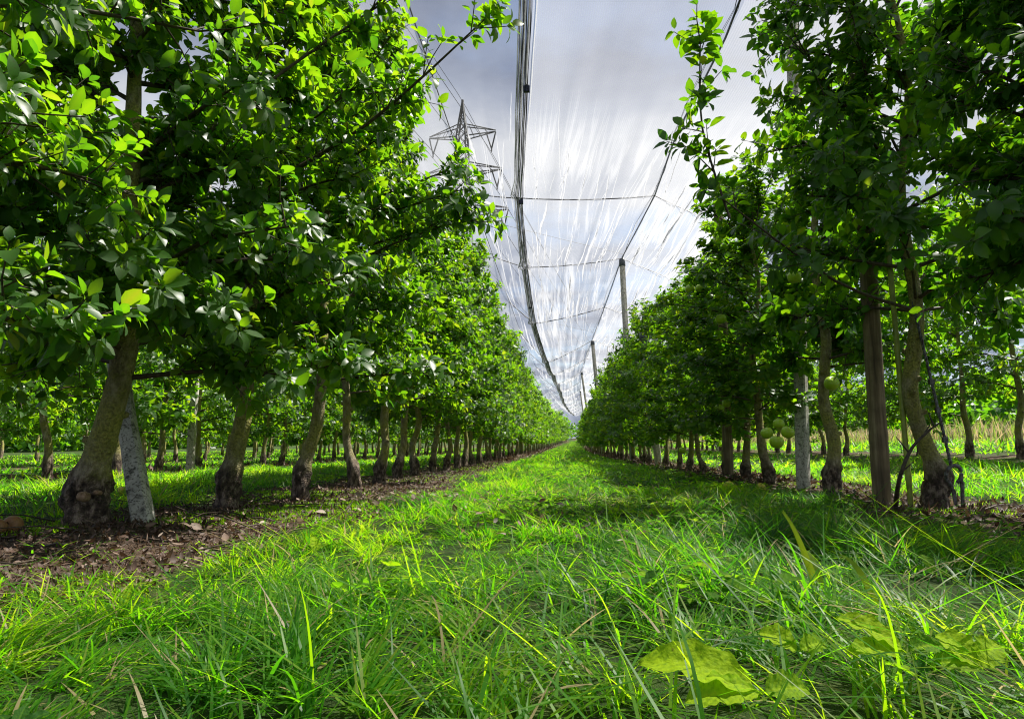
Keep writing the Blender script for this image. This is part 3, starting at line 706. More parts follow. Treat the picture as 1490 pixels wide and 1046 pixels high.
for (cx, cy, s, n) in ((-0.48, 3.3, 0.22, 110), (-0.1, 2.45, 0.16, 70), (-0.62, 3.9, 0.25, 90), (0.15, 1.95, 0.12, 26), (-0.95, 2.2, 0.2, 70)):
    x = cx+rs.normal(0, s, n); y = cy+rs.normal(0, s*1.2, n)
    P = np.stack([x, y, terrain(x, y)+rs.uniform(0.015, 0.05, n)], -1)
    A = norm(np.concatenate([rs.normal(size=(n, 2)), rs.normal(0, 0.3, (n, 1))], 1)); Nn = norm(np.concatenate([rs.normal(0, 0.5, (n, 2)), np.ones((n, 1))], 1))
    L = rs.uniform(0.02, 0.048, n)
    leaves(fa, P, A, Nn, L, L*rs.uniform(0.35, 0.6, n), np.clip(rs.normal(0.72, 0.2, n), 0, 1), LEAF_HI, rs.uniform(-0.5, 0.8, n))
tag(fa.build('fallen_leaves', MAT['dead']), 'patches of pale dry leaves lying on the trodden grass left of the alley centre', kind='stuff')
rs = RS(160); tw = Acc()
for k in range(330):
    if k < 190: x, y = rs.uniform(-1.9, -0.85), rs.uniform(1.2, 9)
    else: x, y = rs.uniform(1.4, 2.35), rs.uniform(2.3, 10)
    an = rs.uniform(0, 6.28); L = rs.uniform(0.06, 0.3); z = gz(x, y)+0.012
    d = np.array([math.cos(an), math.sin(an), rs.uniform(-0.02, 0.22)]); p = np.array([x, y, z])
    tw.tube([p, p+d*L*0.5+rs.normal(0, 0.012, 3), p+d*L], [0.003, 0.0025, 0.001], 4)
tag(tw.build('pruned_twigs', MAT['twig']), 'thin pruned twigs scattered over the soil strips', kind='stuff')

# ------------------------------------------------------------------ posts
def square_post(p0, p1, half, twist=0.0, cap=False, name='concrete_post'):
    """chamfered square post from p0 to p1; origin at its foot"""
    p0 = np.asarray(p0, float); p1 = np.asarray(p1, float)
    root = empty(name, p0)
    d = p1-p0; L = np.linalg.norm(d); w = norm(d)
    a = norm(np.cross([0, 1, 0.01], w)); b = np.cross(w, a)
    a, b = a*math.cos(twist)+b*math.sin(twist), b*math.cos(twist)-a*math.sin(twist)
    c = half*0.72
    oct_ = [(half, -c), (half, c), (c, half), (-c, half), (-half, c), (-half, -c), (-c, -half), (c, -half)]
    n = 14; A = Acc(); V = []
    r2 = RS(int(abs(p0[0]*971+p0[1]*377)) % 9999)
    for k in range(n):
        t = -0.05+(L+0.05)*k/(n-1)
        j = r2.normal(0, 0.0012, (8, 2))
        V += [w*t+a*(u+j[q, 0])+b*(v+j[q, 1]) for q, (u, v) in enumerate(oct_)]
    F = [[k*8+q, k*8+(q+1) % 8, (k+1)*8+(q+1) % 8, (k+1)*8+q] for k in range(n-1) for q in range(8)]
    e = (n-1)*8
    F += [[e, e+1, e+2, e+3], [e, e+3, e+4, e+7], [e+4, e+5, e+6, e+7]]
    A.add(V, F); A.build('shaft', MAT['concrete'], root, smooth=False)
    if cap:
        C = Acc()
        C.tube([w*(L-0.16), w*(L-0.155), w*(L-0.02), w*(L+0.03), w*(L+0.045)], [half*1.0, half*1.42, half*1.36, half*1.2, 0.0], 14)
        C.build('cap', MAT['cap'], root)
    return root

GP = 'concrete posts carrying the hail net'
b = on_ground(209, 762); b[2] = gz(b[0], b[1])
tp = at(171, 528, 2.95); tp = b+(tp-b)*1.5
tag(square_post(b, tp, 0.034, 0.3), 'mottled grey concrete post slanting to the left beside the mossy leaning apple tree', 'post')
RIDGE_Z = 4.85
def post_r(d, label, lean=-0.25, twist=0.8, half=0.048, r=1.78, top=None):
    x = r+float(bend(d)); z = gz(x, d)
    t = np.array([x+lean, d, z+RIDGE_Z-0.05]) if top is None else np.asarray(top)
    return tag(square_post((x, d, z), t, half, twist, True), label, 'post', GP)
RIDGE = {}          # ridge cable of the right row, read along the alley
RP = [(1085, 0, 6.6), (985, 195, 9.2), (953, 285, 12.0), (905, 376, 16.2), (880, 447, 21.5), (862, 495, 28.0)]
RID = [np.array([1.62, -4.0, RIDGE_Z]), np.array([1.60, 2.0, RIDGE_Z]), np.array([1.58, 5.06, RIDGE_Z])]+[at(*p) for p in RP]
RID += [np.array([1.2+float(bend(d)), d, RIDGE_Z+0.9*(d/80.0)**2-0.2]) for d in (40, 60, 80, 100)]
RID = np.array(RID)
def ridge_at(d): return np.array([np.interp(d, RID[:, 1], RID[:, k]) for k in range(3)])
post_r(5.06, 'tall square concrete post with speckled faces, nearest in the right row', twist=0.9, half=0.041, top=at(1152, 0, 5.06))
post_r(12.0, 'white concrete post deep in the right row, foot in fallen leaves', twist=0.4, top=(1.62, 12.0, 2.3))
post_r(16.2, 'concrete post with dark cap rising above the right crowns, the taller against the net', twist=0.6, half=0.055, top=ridge_at(16.2)+[0, 0, -0.04])
post_r(28.0, 'small far concrete post with dark cap above the right crowns against the net', twist=0.6, half=0.06, top=ridge_at(28.0)+[0, 0, -0.04])
for d in (40, 55): post_r(d, 'tiny far concrete post deep in the right row', top=ridge_at(d)+[0, 0, -0.04])
for d, r, lb in ((8.6, -4.66, 'pale concrete post standing in the second row left of the alley'),):
    x = r+float(bend(d)); tag(square_post((x, d, gz(x, d)), (x, d, gz(x, d)+4.6), 0.045, 0.2, True), lb, 'post', GP)
x = 5.0+float(bend(24)); 
p = at(1006, 660, 25); p[2] = gz(p[0], p[1]); tag(square_post(p, p+[0.15, 0, 4.5], 0.07, 0.2, True), 'white upright post in the row before the reeds, seen between right trunks', 'post', GP)
p = at(1046, 655, 22); p[2] = gz(p[0], p[1]); tag(square_post(p, p+[-0.75, 0.4, 1.9], 0.05, 0.2), 'white post leaning left in the row before the reeds', 'post', GP)

def round_post(base, top, r, label):
    base = np.asarray(base, float); root = empty('wooden_post', base); d = np.asarray(top)-base
    n = 22; P = np.array([d*(-0.02+1.02*k/(n-1)) for k in range(n)])
    A = Acc(); ph = base[0]*7
    wob = lambda t, a, Pp: 1+0.03*np.sin(2*a+ph+3*t)+0.02*np.sin(5*a+9*t)+0.012*np.sin(11*a-4*t)
    R = np.full(n, r); R[:4] *= 1.04; P = np.concatenate([P, P[-1:]+1e-3*norm(d)]); R = np.append(R, 0.0)
    A.tube(P, R, 24, wob); A.build('shaft', MAT['wood'], root)
    return tag(root, label, 'post', 'round wooden posts in the right row')
b = on_ground(1284, 737); b[2] = gz(b[0], b[1]); WP = b.copy()
round_post(b, b+[0.03, 0, 2.7], 0.043, 'round brown wooden post left of the yellow-green cane')
b = on_ground(1061, 696); b[2] = gz(b[0], b[1])
round_post(b, b+[0.0, 0, 2.9], 0.046, 'slimmer looking wooden post farther back, two green apples hanging before it')

# bamboo cane
b = on_ground(1326, 741); b[2] = gz(b[0], b[1]); A = Acc()
zz = np.linspace(-0.03, 1.75, 60); R = 0.0125+0.0022*np.exp(-((zz % 0.31)-0.15)**2/0.00008)
A.tube(np.stack([-0.012*zz, 0*zz, zz], -1), R, 12)
tag(A.build('plant_cane', MAT['cane'], loc=b), 'yellow-green cane standing upright beside the crooked pale trunk', 'cane')

# anchor and wire rope
b = on_ground(1391, 746); b[2] = gz(b[0], b[1]); root = empty('ground_anchor', b)
A = Acc()
th = np.linspace(-0.5, 4.1, 22); loop = np.stack([0.004+0.034*np.cos(th+0.2)*-1+0.0, 0*th, 0.165+0.042*np.sin(th)], -1)
rod = np.array([[0.0, 0, -0.05], [0.002, 0, 0.04], [-0.002, 0, 0.09], [-0.018, 0, 0.13]])
A.tube(np.concatenate([rod, loop]), 0.0085, 10); A.build('eye_rod', MAT['steel'], root)
A = Acc(); A.tube([[0.035, 0, 0.16], [0.038, 0, 0.11], [0.034, 0, 0.06], [0.03, 0, -0.02]], [0.008, 0.009, 0.008, 0.007], 8); A.build('hook', MAT['steel'], root)
tag(root, 'rusty steel ground anchor with eye, right of the crooked pale trunk', 'anchor')
p0 = b+np.array([-0.004, 0, 0.207]); p1 = WP+np.array([0.06, 0, 2.15])
A = Acc(); tt = np.linspace(0, 1, 120); c = p0[None]+(p1-p0)[None]*tt[:, None]
for k in range(3):
    o = np.stack([np.cos(tt*150+k*2.09), np.sin(tt*150+k*2.09), 0*tt], -1)*0.0038
    A.tube(c+o-p0, 0.0042, 5)
tag(A.build('wire_rope', MAT['steel'], loc=p0), 'twisted wire rope running from the ground anchor up into the right crown', 'wire rope')
for q in (0.06, 0.13, 0.2):
    A = Acc(); pc = (p1-p0)*q; A.box(pc, (0.011, 0.009, 0.013)); A.tube([pc+[-0.014, 0, 0.004], pc+[0.014, 0, 0.004]], 0.003, 6)
    A.build('clamp', MAT['steel'], bpy.data.objects['wire_rope'], smooth=False)

# loose branch leaning on the crooked trunk
P = np.array([on_ground(1302, 746)+[0, 0.0, -0.01], at(1308, 700, 3.05), at(1325, 655, 3.03), at(1350, 628, 3.02), at(1372, 612, 3.02)])
A = Acc(); sp = smooth_path(P-P[0], 20); A.tube(sp, np.linspace(0.011, 0.003, 20), 7)
for i, d in ((6, (0.06, 0, 0.05)), (9, (-0.05, 0, 0.07)), (13, (0.05, 0.02, 0.06)), (16, (-0.02, 0, 0.06))):
    A.tube([sp[i], sp[i]+np.array(d)*0.6, sp[i]+np.array(d)], [0.004, 0.003, 0.001], 5)
tag(A.build('loose_branch', MAT['twig'], loc=P[0]), 'dark bare branch stuck in the ground, leaning on the crooked pale trunk', 'branch')

# ------------------------------------------------------------------ hail net, cables
def seam_pts():
    S = [(770, 0, 6.75), (763, 150, 8.6), (757, 287, 12.0), (766, 388, 16.2), (778, 470, 21.5), (797, 527, 28.0)]
    Q = [np.array([-0.1, -4.0, 4.85]), np.array([-0.15, 2.0, 4.82])]+[at(*s) for s in S]
    Q += [np.array([-0.15+float(bend(d)), d, RIDGE_Z-0.9+0.9*(d/80.0)**2]) for d in (40, 60, 80, 100)]
    return np.array(Q)
SEAM = seam_pts()
LRID = np.array([np.array([-1.50+float(bend(d)), d, RIDGE_Z+0.1+0.9*(max(d, 0)/80.0)**2]) for d in (-4, 5, 12, 16.2, 21.5, 28, 40, 60, 80, 100)])
VAL = np.array([np.array([3.35+float(bend(d)), d, RIDGE_Z-0.75+0.9*(max(d, 0)/80.0)**2]) for d in (-4, 5, 12, 16.2, 21.5, 28, 40, 60, 80, 100)])
RRID = np.array([np.array([5.0+float(bend(d)), d, RIDGE_Z+0.1+0.9*(max(d, 0)/80.0)**2]) for d in (-4, 5, 12, 16.2, 21.5, 28, 40, 60, 80, 100)])
LVAL = np.array([np.array([-3.05+float(bend(d)), d, RIDGE_Z-0.6+0.9*(max(d, 0)/80.0)**2]) for d in (-4, 5, 12, 16.2, 21.5, 28, 40, 60, 80, 100)])
CROSS = [-4, 1.0, 6.6, 12.0, 16.2, 21.5, 28.0, 34, 40, 47, 54, 61, 68, 75, 82, 90, 100]
def lerp_line(L, d): return np.stack([np.interp(d, L[:, 1], L[:, k]) for k in range(3)], -1)

def net_panel(LA, LB, seed, label, na=26, folds=0, mat='net'):
    ds = np.concatenate([np.arange(-4, 40, 0.14), np.arange(40, 100, 0.5)])
    a = lerp_line(LA, ds); b = lerp_line(LB, ds); u = np.linspace(0, 1, na)
    P = a[:, None]+(b-a)[:, None]*u[None, :, None]
    cr = np.array(CROSS); i = np.clip(np.searchsorted(cr, ds)-1, 0, len(cr)-2)
    f = np.clip((ds-cr[i])/(cr[i+1]-cr[i]), 0, 1)
    sag = (np.sin(math.pi*f)**0.8)*np.interp(ds, [0, 12, 20, 30], [0.04, 0.06, 0.18, 0.42])
    sp = np.sin(math.pi*u)**0.7
    P[..., 2] -= sag[:, None]*(0.35+0.65*sp[None])+0.05*sp[None]
    r2 = RS(seed); U, D = np.meshgrid(u, ds)
    w = 0
    for k in range(9):
        fu = r2.uniform(8, 60); fd = r2.uniform(0.15, 1.2); w = w+np.sin(fu*U+fd*D+r2.uniform(0, 6)+1.1*np.sin(0.8*D+r2.uniform(0, 6)))
    amp = np.interp(ds, [0, 7, 11, 30], [0.002, 0.003, 0.011, 0.02])
    P[..., 2] += amp[:, None]*w*sp[None]
    ny_, nx_ = len(ds), na
    ii = (np.arange(ny_-1)[:, None]*nx_+np.arange(nx_-1)[None]).ravel()
    F = [np.stack([ii, ii+1, ii+nx_+1, ii+nx_], -1)]
    wid = np.linalg.norm(b-a, axis=1)[:, None]*np.ones(na)
    V = [P.reshape(-1, 3)]; fl = [np.stack([U*wid+seed*3.7, D, 0*U], -1).reshape(-1, 3)]; base = ny_*nx_
    # gathered pleats: narrow doubled strips of the same net, hanging just under the sheet
    for k in range(folds):
        ci = r2.choice(len(cr)-1, p=FOLD_P)
        span = cr[ci+1]-cr[ci]; tm = r2.beta(4.0, 1.1) if r2.uniform() < 0.6 else r2.uniform(0, 1)
        dc = cr[ci]+span*tm; ln = min(r2.uniform(0.8, 3.6), span)*np.interp(dc, [8, 20, 40], [1, 1.3, 2.0])
        m = 22; dd_ = np.linspace(dc-ln*0.6, dc+ln*0.4, m)
        if dd_[0] < 8.2 or dd_[-1] > 99: continue
        uc = r2.uniform(0.03, 0.97); q = np.linspace(0, 1, m)
        uu = np.clip(uc+0.0009*np.cumsum(r2.normal(0, 1, m))+0.010*np.sin(q*r2.uniform(2, 5)+r2.uniform(0, 6))+0.0022*np.sin(q*r2.uniform(9, 18)+r2.uniform(0, 6))+r2.normal(0, 0.03)*q, 0.01, 0.99)
        fi = np.interp(dd_, ds, np.arange(ny_)); ui = uu*(na-1)
        f0 = np.clip(fi.astype(int), 0, ny_-2); u0 = np.clip(ui.astype(int), 0, na-2); ff = (fi-f0)[:, None]; uf = (ui-u0)[:, None]
        pos = (P[f0, u0]*(1-ff)*(1-uf)+P[f0+1, u0]*ff*(1-uf)+P[f0, u0+1]*(1-ff)*uf+P[f0+1, u0+1]*ff*uf)
        wd = r2.uniform(0.003, 0.012)*(1+1.5*(r2.uniform() < 0.2))*(np.sin(math.pi*np.clip(q, 0.02, 0.98))**0.6)*np.interp(dc, [8, 16, 30, 60], [0.8, 1.1, 1.8, 3.0])*(0.7+0.5*np.abs(np.sin(q*r2.uniform(5, 15))))
        pos = pos-np.array([0, 0, 0.014]); lat = norm(lerp_line(LB, dd_)-lerp_line(LA, dd_))
        V.append(np.stack([pos-lat*wd[:, None], pos+np.array([0, 0, -0.02])*np.minimum(wd/0.012, 1.5)[:, None], pos+lat*wd[:, None]], 1).reshape(-1, 3))
        g = np.arange(m-1)[:, None]*3; F.append((np.concatenate([np.stack([g[:, 0], g[:, 0]+1, g[:, 0]+4, g[:, 0]+3], -1), np.stack([g[:, 0]+1, g[:, 0]+2, g[:, 0]+5, g[:, 0]+4], -1)])+base))
        fl.append(np.stack([uu*3, dd_, np.full(m, 1.0)], -1).repeat(3, 0)); base += 3*m
    me = np_mesh('hail_net', np.concatenate(V), np.concatenate(F))
    at_ = me.attributes.new('flow', 'FLOAT_VECTOR', 'POINT')
    at_.data.foreach_set('vector', np.concatenate(fl).astype(np.float32).ravel())
    return tag(link('hail_net', me, MAT[mat]), label, 'hail net', 'hail net panels over the orchard')
FOLD_P = np.array([0, 0, .20, .22, .18, .14, .08, .05, .04, .03, .02, .02, .01, .01, 0, 0]); FOLD_P = FOLD_P/FOLD_P.sum()
net_panel(LRID, SEAM, 1, 'translucent net panel left of the dark gathered seam, power pylon showing through', folds=70, mat='net_thin')
net_panel(SEAM, RID, 2, 'translucent white net panel over the alley right of the dark gathered seam', 40, folds=170)
net_panel(RID, VAL, 3, 'bright net panel sloping down behind the right row, beyond the ridge cable', folds=260, mat='net_dense')
net_panel(LRID, LVAL, 4, 'net panel over the left row, glimpsed between left crowns')
net_panel(RRID, VAL, 5, 'net panel over the far right row, glimpsed between right crowns')

def cable(P, r, label, sides=5, origin=None):
    P = np.asarray(P, float); o = P[0].copy(); A = Acc(); A.tube(P-o, r, sides)
    return tag(A.build('support_cable', MAT['wire'], loc=o), label, 'cable')
dd = np.concatenate([np.arange(-4, 40, 0.8), np.arange(40, 100, 4)])
rcab = cable(lerp_line(RID, dd)+[0, 0, 0.01], 0.013, 'black ridge cable running over the right row along the net fold')
cable(lerp_line(LRID, dd)+[0, 0, 0.01], 0.008, 'thin black ridge cable running over the left row')
d5 = np.arange(5, 34, 0.15)
for k in range(3):
    r2 = RS(180+k); q = lerp_line(RID, d5); amp = np.abs(np.sin(d5*r2.uniform(0.35, 0.7)+r2.uniform(0, 6)))**1.5
    A = Acc(); A.tube(q+np.stack([-amp*r2.uniform(0.04, 0.16)+0.004*np.sin(d5*r2.uniform(5, 9)), 0*d5, -0.03-amp*0.03], -1)-np.array(rcab.location), 0.0026, 4)
    A.build('lacing_thread', MAT['wire'], rcab)
rs = RS(170)
names = {12.0: 'nearest black cross cable spanning the alley under the net', 16.2: 'black cross cable meeting the capped post above the right crowns', 21.5: 'third black cross cable spanning the alley under the net',
         28.0: 'fourth black cross cable spanning the alley, at the small far post'}
for d in CROSS[3:]:
    pl, ps, pr, pv = (lerp_line(L, np.array([d]))[0] for L in (LRID, SEAM, RID, VAL))
    ps = ps+[0, 0, -0.02]
    sg = lambda a, b, n, s: [a+(b-a)*t-np.array([0, 0, s*4*t*(1-t)]) for t in np.linspace(0, 1, n)]
    P = sg(pl, ps, 8, 0.02)+sg(ps, pr, 12, 0.05)[1:]+sg(pr, pv, 6, 0.02)[1:]
    tag(cable(P, 0.011 if d < 20 else 0.014, names.get(d, 'far black cross cable under the net near the end of the alley')), group='cross cables under the net')
for d0 in (14.2, 24.5):
    cable([lerp_line(LRID, np.array([d0-0.6]))[0]+[0, 0, 0.05], lerp_line(RID, np.array([d0+1.6]))[0]+[0, 0, -0.02]], 0.005, 'thin grey wire above the net between the %s cross cables' % ('near' if d0 < 20 else 'far'))

# gathered seam: bunched selvedges and lacing, held by clips
root = empty('net_seam', SEAM[2])
o = SEAM[2]
ds = np.concatenate([np.arange(-2, 40, 0.18), np.arange(40, 100, 1.5)])
c = lerp_line(SEAM, ds); cr = np.array(CROSS); i = np.clip(np.searchsorted(cr, ds)-1, 0, len(cr)-2); f = np.clip((ds-cr[i])/(cr[i+1]-cr[i]), 0, 1)
sagv = (np.sin(math.pi*f)**0.8)*np.interp(ds, [0, 12, 20, 30], [0.04, 0.06, 0.18, 0.42])*0.35
c[:, 2] -= sagv
dark, pale = Acc(), Acc()
for k in range(17):
    r2 = RS(200+k); off = -0.15+0.20*k/15.0+r2.uniform(-0.008, 0.008)
    if k == 16: off = 0.115
    flare = np.interp(f, [0, 0.85, 1], [0.75, 0.85, 1.35])*np.interp(ds, [0, 12, 22, 40], [1, 0.95, 1.1, 1.4])
    lat = off*flare+0.004*np.sin(ds*r2.uniform(0.6, 2)+r2.uniform(0, 6))+0.0025*np.sin(ds*r2.uniform(3, 6)+r2.uniform(0, 6))
    if k == 16: lat = lat*np.clip((12.0-ds)/4.0, 0.12, 1)
    ver = r2.uniform(-0.03, 0.02)+0.005*np.sin(ds*r2.uniform(1, 3)+r2.uniform(0, 6))
    P = c+np.stack([lat, 0*lat, ver], -1)-o
    isp = k in (0, 3, 6, 8, 12, 16)
    (pale if isp else dark).tube(P, (r2.uniform(0.007, 0.011) if isp else r2.uniform(0.003, 0.0075))*np.interp(ds, [0, 10, 30], [0.9, 1.0, 1.8]), 5)
dark.build('seam_cord', MAT['wire'], root)
m, nt = new_mat('net_selvedge'); p = N(nt, 'ShaderNodeBsdfPrincipled'); p.inputs['Base Color'].default_value = (0.75, 0.76, 0.78, 1); p.inputs['Roughness'].default_value = 0.6
tl = N(nt, 'ShaderNodeBsdfTranslucent'); tl.inputs['Color'].default_value = (0.75, 0.76, 0.78, 1); mx = N(nt, 'ShaderNodeMixShader'); mx.inputs[0].default_value = 0.5
nt.links.new(p.outputs[0], mx.inputs[1]); nt.links.new(tl.outputs[0], mx.inputs[2]); oo = N(nt, 'ShaderNodeOutputMaterial'); nt.links.new(mx.outputs[0], oo.inputs['Surface'])
MAT['selvedge'] = m
pale.build('selvedge', MAT['selvedge'], root)
for (px, py, d) in ((766, 127, 8.2), (758, 292, 11.8), (761, 354, 14.6), (771, 446, 19.5)):
    A = Acc(); q = at(px, py, d); q[2] -= 0.03
    A.box((0, 0, 0), (0.042, 0.03, 0.034)); A.box((0, -0.034, 0.0), (0.012, 0.006, 0.05)); A.box((0.03, 0, 0.042), (0.008, 0.02, 0.012)); A.box((-0.03, 0, 0.042), (0.008, 0.02, 0.012))
    A.build('clip', MAT['clip'], root, smooth=False, loc=q-o)
tag(root, 'dark bundle of gathered net edges laced along the alley, with small dark clips', 'net seam')

# ------------------------------------------------------------------ apples
def apple_mesh(r):
    n, s = 16, 22; A = Acc(); th = np.linspace(0, math.pi, n); P = np.zeros((n, 3))
    prof = np.sin(th)**0.9*(1+0.05*np.cos(th)); zz = np.cos(th)*0.96-0.16*np.exp(-(th/0.38)**2)*1.6+0.14*np.exp(-((math.pi-th)/0.35)**2)*1.2
    ang = np.linspace(0, 2*math.pi, s, endpoint=False)
    V = np.stack([prof[:, None]*np.cos(ang)*(1+0.03*np.cos(5*ang)*(th[:, None]/math.pi)**2), prof[:, None]*np.sin(ang)*(1+0.03*np.cos(5*ang)*(th[:, None]/math.pi)**2), zz[:, None]*np.ones(s)], -1)*r
    i = np.arange(n-1)[:, None]*s; j = np.arange(s)[None]; F = np.stack([i+j, i+(j+1) % s, i+s+(j+1) % s, i+s+j], -1).reshape(-1, 4)[:, ::-1]
    A.add(V, F); return A.mesh('flesh')
AP = apple_mesh(1.0)
def apple(pos, r, label, mat='apple', rot=(0, 0, 0), stem=0.5, group=None):
    root = empty('apple', pos); root.rotation_euler = rot
    me = AP.copy(); o = link('flesh', me, MAT[mat], root); o.scale = (r, r, r)
    S = Acc(); S.tube([(0, 0, 0.55*r), (0.05*r, 0, 0.9*r), (0.12*r, 0.04*r, (1.0+stem)*r)], [0.05*r, 0.04*r, 0.06*r], 6); S.build('stem', MAT['twig'], root)
    C = Acc(); C.tube([(0, 0, -0.70*r), (0, 0, -0.76*r), (0, 0, -0.80*r)], [0.16*r, 0.12*r, 0.02*r], 8); C.build('calyx', MAT['twig'], root)
    return tag(root, label, 'apple', group)
HG = 'green apples hanging in the right row'
apple(at(1130, 643, 4.25), 0.042, 'lowest green apple of the cluster hanging beside the speckled concrete post', rot=(0.2, 0.1, 0), group=HG)
apple(at(1146, 629, 4.32), 0.040, 'green apple of the low cluster on the side next to the speckled concrete post', rot=(0.3, 0.5, 0), group=HG)
apple(at(1116, 630, 4.38), 0.038, 'green apple at the left of the low cluster beside the speckled concrete post', rot=(0.2, -0.5, 0), group=HG)
apple(at(1133, 617, 4.46), 0.036, 'half hidden green apple at the back of the low cluster', rot=(-0.4, 0.1, 0), group=HG)
apple(at(1047, 594, 5.9), 0.040, 'lower green apple of the pair hanging before the slimmer wooden post', group=HG)
apple(at(1057, 587, 6.0), 0.037, 'upper green apple of the pair hanging before the slimmer wooden post', rot=(0.2, 0.3, 0), group=HG)
apple(at(993, 655, 6.9), 0.036, 'small green apple hanging lowest, deep in the right row', group=HG)
apple(at(986, 623, 6.9), 0.038, 'small green apple hanging deep in the right row at crown edge', rot=(0.1, 0.3, 0), group=HG)
apple(at(1210, 558, 4.0), 0.042, 'yellow-green apple hanging just right of the speckled concrete post at crown edge', rot=(0.9, 0.2, 0), group=HG)
apple(at(1156, 403, 4.1), 0.042, 'green apple high up in front of the speckled concrete post', group=HG)
apple(at(1004, 421, 5.9), 0.042, 'left apple of the high pair in the right crowns', group=HG)
apple(at(1019, 420, 5.9), 0.042, 'right apple of the high pair in the right crowns', group=HG)
apple(at(1049, 464, 5.4), 0.042, 'green apple alone in the middle of the right crowns', group=HG)
def ground_apple(px, py, r, label, mat, rot):
    p = on_ground(px, py); p[2] = gz(p[0], p[1])+r*1.0; return apple(p, r, label, mat, rot, 0.2, 'windfall apples')
ground_apple(17, 782, 0.031, 'brown rotting windfall apple on the soil left of the mossy trunk', 'apple_brown', (1.2, 0.3, 0))
ground_apple(-6, 785, 0.028, 'darker rotting windfall apple cut by the left frame edge', 'apple_brown', (1.0, 0.9, 0))
ground_apple(1061, 718, 0.036, 'yellow windfall apple in the grass before the slimmer wooden post', 'apple_yellow', (1.3, 0.5, 0.3))
ground_apple(1107, 716, 0.034, 'yellow windfall apple on the soil left of the speckled concrete post', 'apple_yellow', (1.1, -0.8, 0.3))
ground_apple(176, 722, 0.022, 'small yellow windfall apple behind the slanting concrete post', 'apple_yellow', (1.1, -0.8, 0.3))

# ------------------------------------------------------------------ broadleaf weeds, tall blades
def broad_leaf(acc, base, az, elev, L, W, tint, curl, roll=0.0, rs=None):
    """one dock leaf: long blade with wavy rim and sunken midrib"""
    n, m = 40, 11; t = np.linspace(0, 1, n); s = np.linspace(-1, 1, m)
    prof = np.interp(t, [0, 0.06, 0.12, 0.3, 0.55, 0.8, 0.93, 1], [0.05, 0.05, 0.45, 0.88, 1.0, 0.72, 0.35, 0.02])
    th = elev-curl*t**1.3
    ca = np.concatenate([[0], np.cumsum(np.cos(th[:-1]))])*L/(n-1); cz = np.concatenate([[0], np.cumsum(np.sin(th[:-1]))])*L/(n-1)
    ph = rs.uniform(0, 6, 2)
    w = prof[:, None]*s[None]*W*0.5*(1+0.12*np.sin(21*t[:, None]+ph[0]+s[None])+0.07*np.sin(43*t[:, None]+ph[1]*2))
    up = (np.abs(s)[None]**1.3)*prof[:, None]*W*0.16+0.03*W*np.sin(24*t[:, None]+ph[1]+2*np.sign(s)[None])*np.abs(s)[None]**2-0.02*W*(np.abs(np.sin(26*t[:, None]+3*np.abs(s)[None])))
    x = ca[:, None]-np.sin(th)[:, None]*up; z = cz[:, None]+np.cos(th)[:, None]*up
    y = w*math.cos(roll)-up*math.sin(roll); z = z+w*math.sin(roll)
    c, si = math.cos(az), math.sin(az)
    V = np.stack([base[0]+x*c-y*si, base[1]+x*si+y*c, base[2]+z], -1)
    i = np.arange(n-1)[:, None]*m; j = np.arange(m-1)[None]; F = np.stack([i+j, i+j+1, i+m+j+1, i+m+j], -1).reshape(-1, 4)
    vein = 0.2*np.exp(-(s[None]/0.10)**2)-0.25*np.exp(-((np.modf(9*t[:, None]-2.2*np.abs(s)[None]+3)[0]-0.5)/0.16)**2)*(np.abs(s)[None] > 0.1)+0.05+rs.normal(0, 0.03, (n, m))
    acc.add(V.reshape(-1, 3), F, np.clip(tint-0.06+vein, 0, 1).ravel())
def weed(pos, lvs, label, seed, name='dock_plant', cat='weed'):
    pos = np.asarray(pos, float)-np.array([0, 0, 0.012]); root = empty(name, pos); r2 = RS(seed)
    for (az, el, L, W, tn, cu, ro) in lvs:
        L, W, el = L*0.70, W*0.64, el*0.85
        A = Acc(); broad_leaf(A, np.array([0, 0, 0.0]), az, el, L, W, tn, cu, ro, r2)
        A.build('leaf', MAT['weed'], root)
    return tag(root, label, cat, 'broadleaf weeds in the grass')
D = math.radians
def gpos(px, py, z=0.03):
    p = on_ground(px, py, z); p[2] = gz(p[0], p[1])+z; return p
weed(gpos(1112, 1062, 0.055), [(D(160), 0.50, 0.150, 0.066, 0.97, 0.75, -0.5), (D(188), 0.15, 0.095, 0.05, 0.9, 0.5, -0.5), (D(12), 0.3, 0.06, 0.04, 0.75, 0.6, 0.7)], 'big yellow-green ragged weed leaf lying across the foreground grass', 1)
weed(gpos(1165, 985, 0.055), [(D(150), 0.7, 0.06, 0.045, 0.92, 0.7, -0.5), (D(20), 0.5, 0.05, 0.035, 0.8, 0.7, 0.6)], 'small round bright weed leaf just right of the big ragged one', 2)
weed(gpos(1322, 985, 0.065), [(D(150), 0.75, 0.095, 0.045, 0.98, 0.6, -0.45), (D(185), 0.25, 0.085, 0.04, 0.93, 0.5, -0.5), (D(15), 0.4, 0.06, 0.034, 0.6, 0.6, 0.7)], 'weed with two glowing yellow-green leaves raised out of the lower right grass', 3)
weed(gpos(1432, 1005, 0.055), [(D(120), 0.9, 0.07, 0.05, 0.96, 0.7, -0.4), (D(40), 0.8, 0.065, 0.045, 0.85, 0.7, 0.5), (D(170), 0.4, 0.06, 0.04, 0.75, 0.7, -0.7)], 'bushy bright weed low in the right corner of the foreground', 4)
weed(gpos(1350, 1040, 0.05), [(D(80), 0.9, 0.045, 0.022, 0.12, 0.8, -0.4), (D(140), 0.8, 0.05, 0.03, 0.8, 0.8, 0.2)], 'dark folded weed leaf at the bottom edge among bright ones', 5)
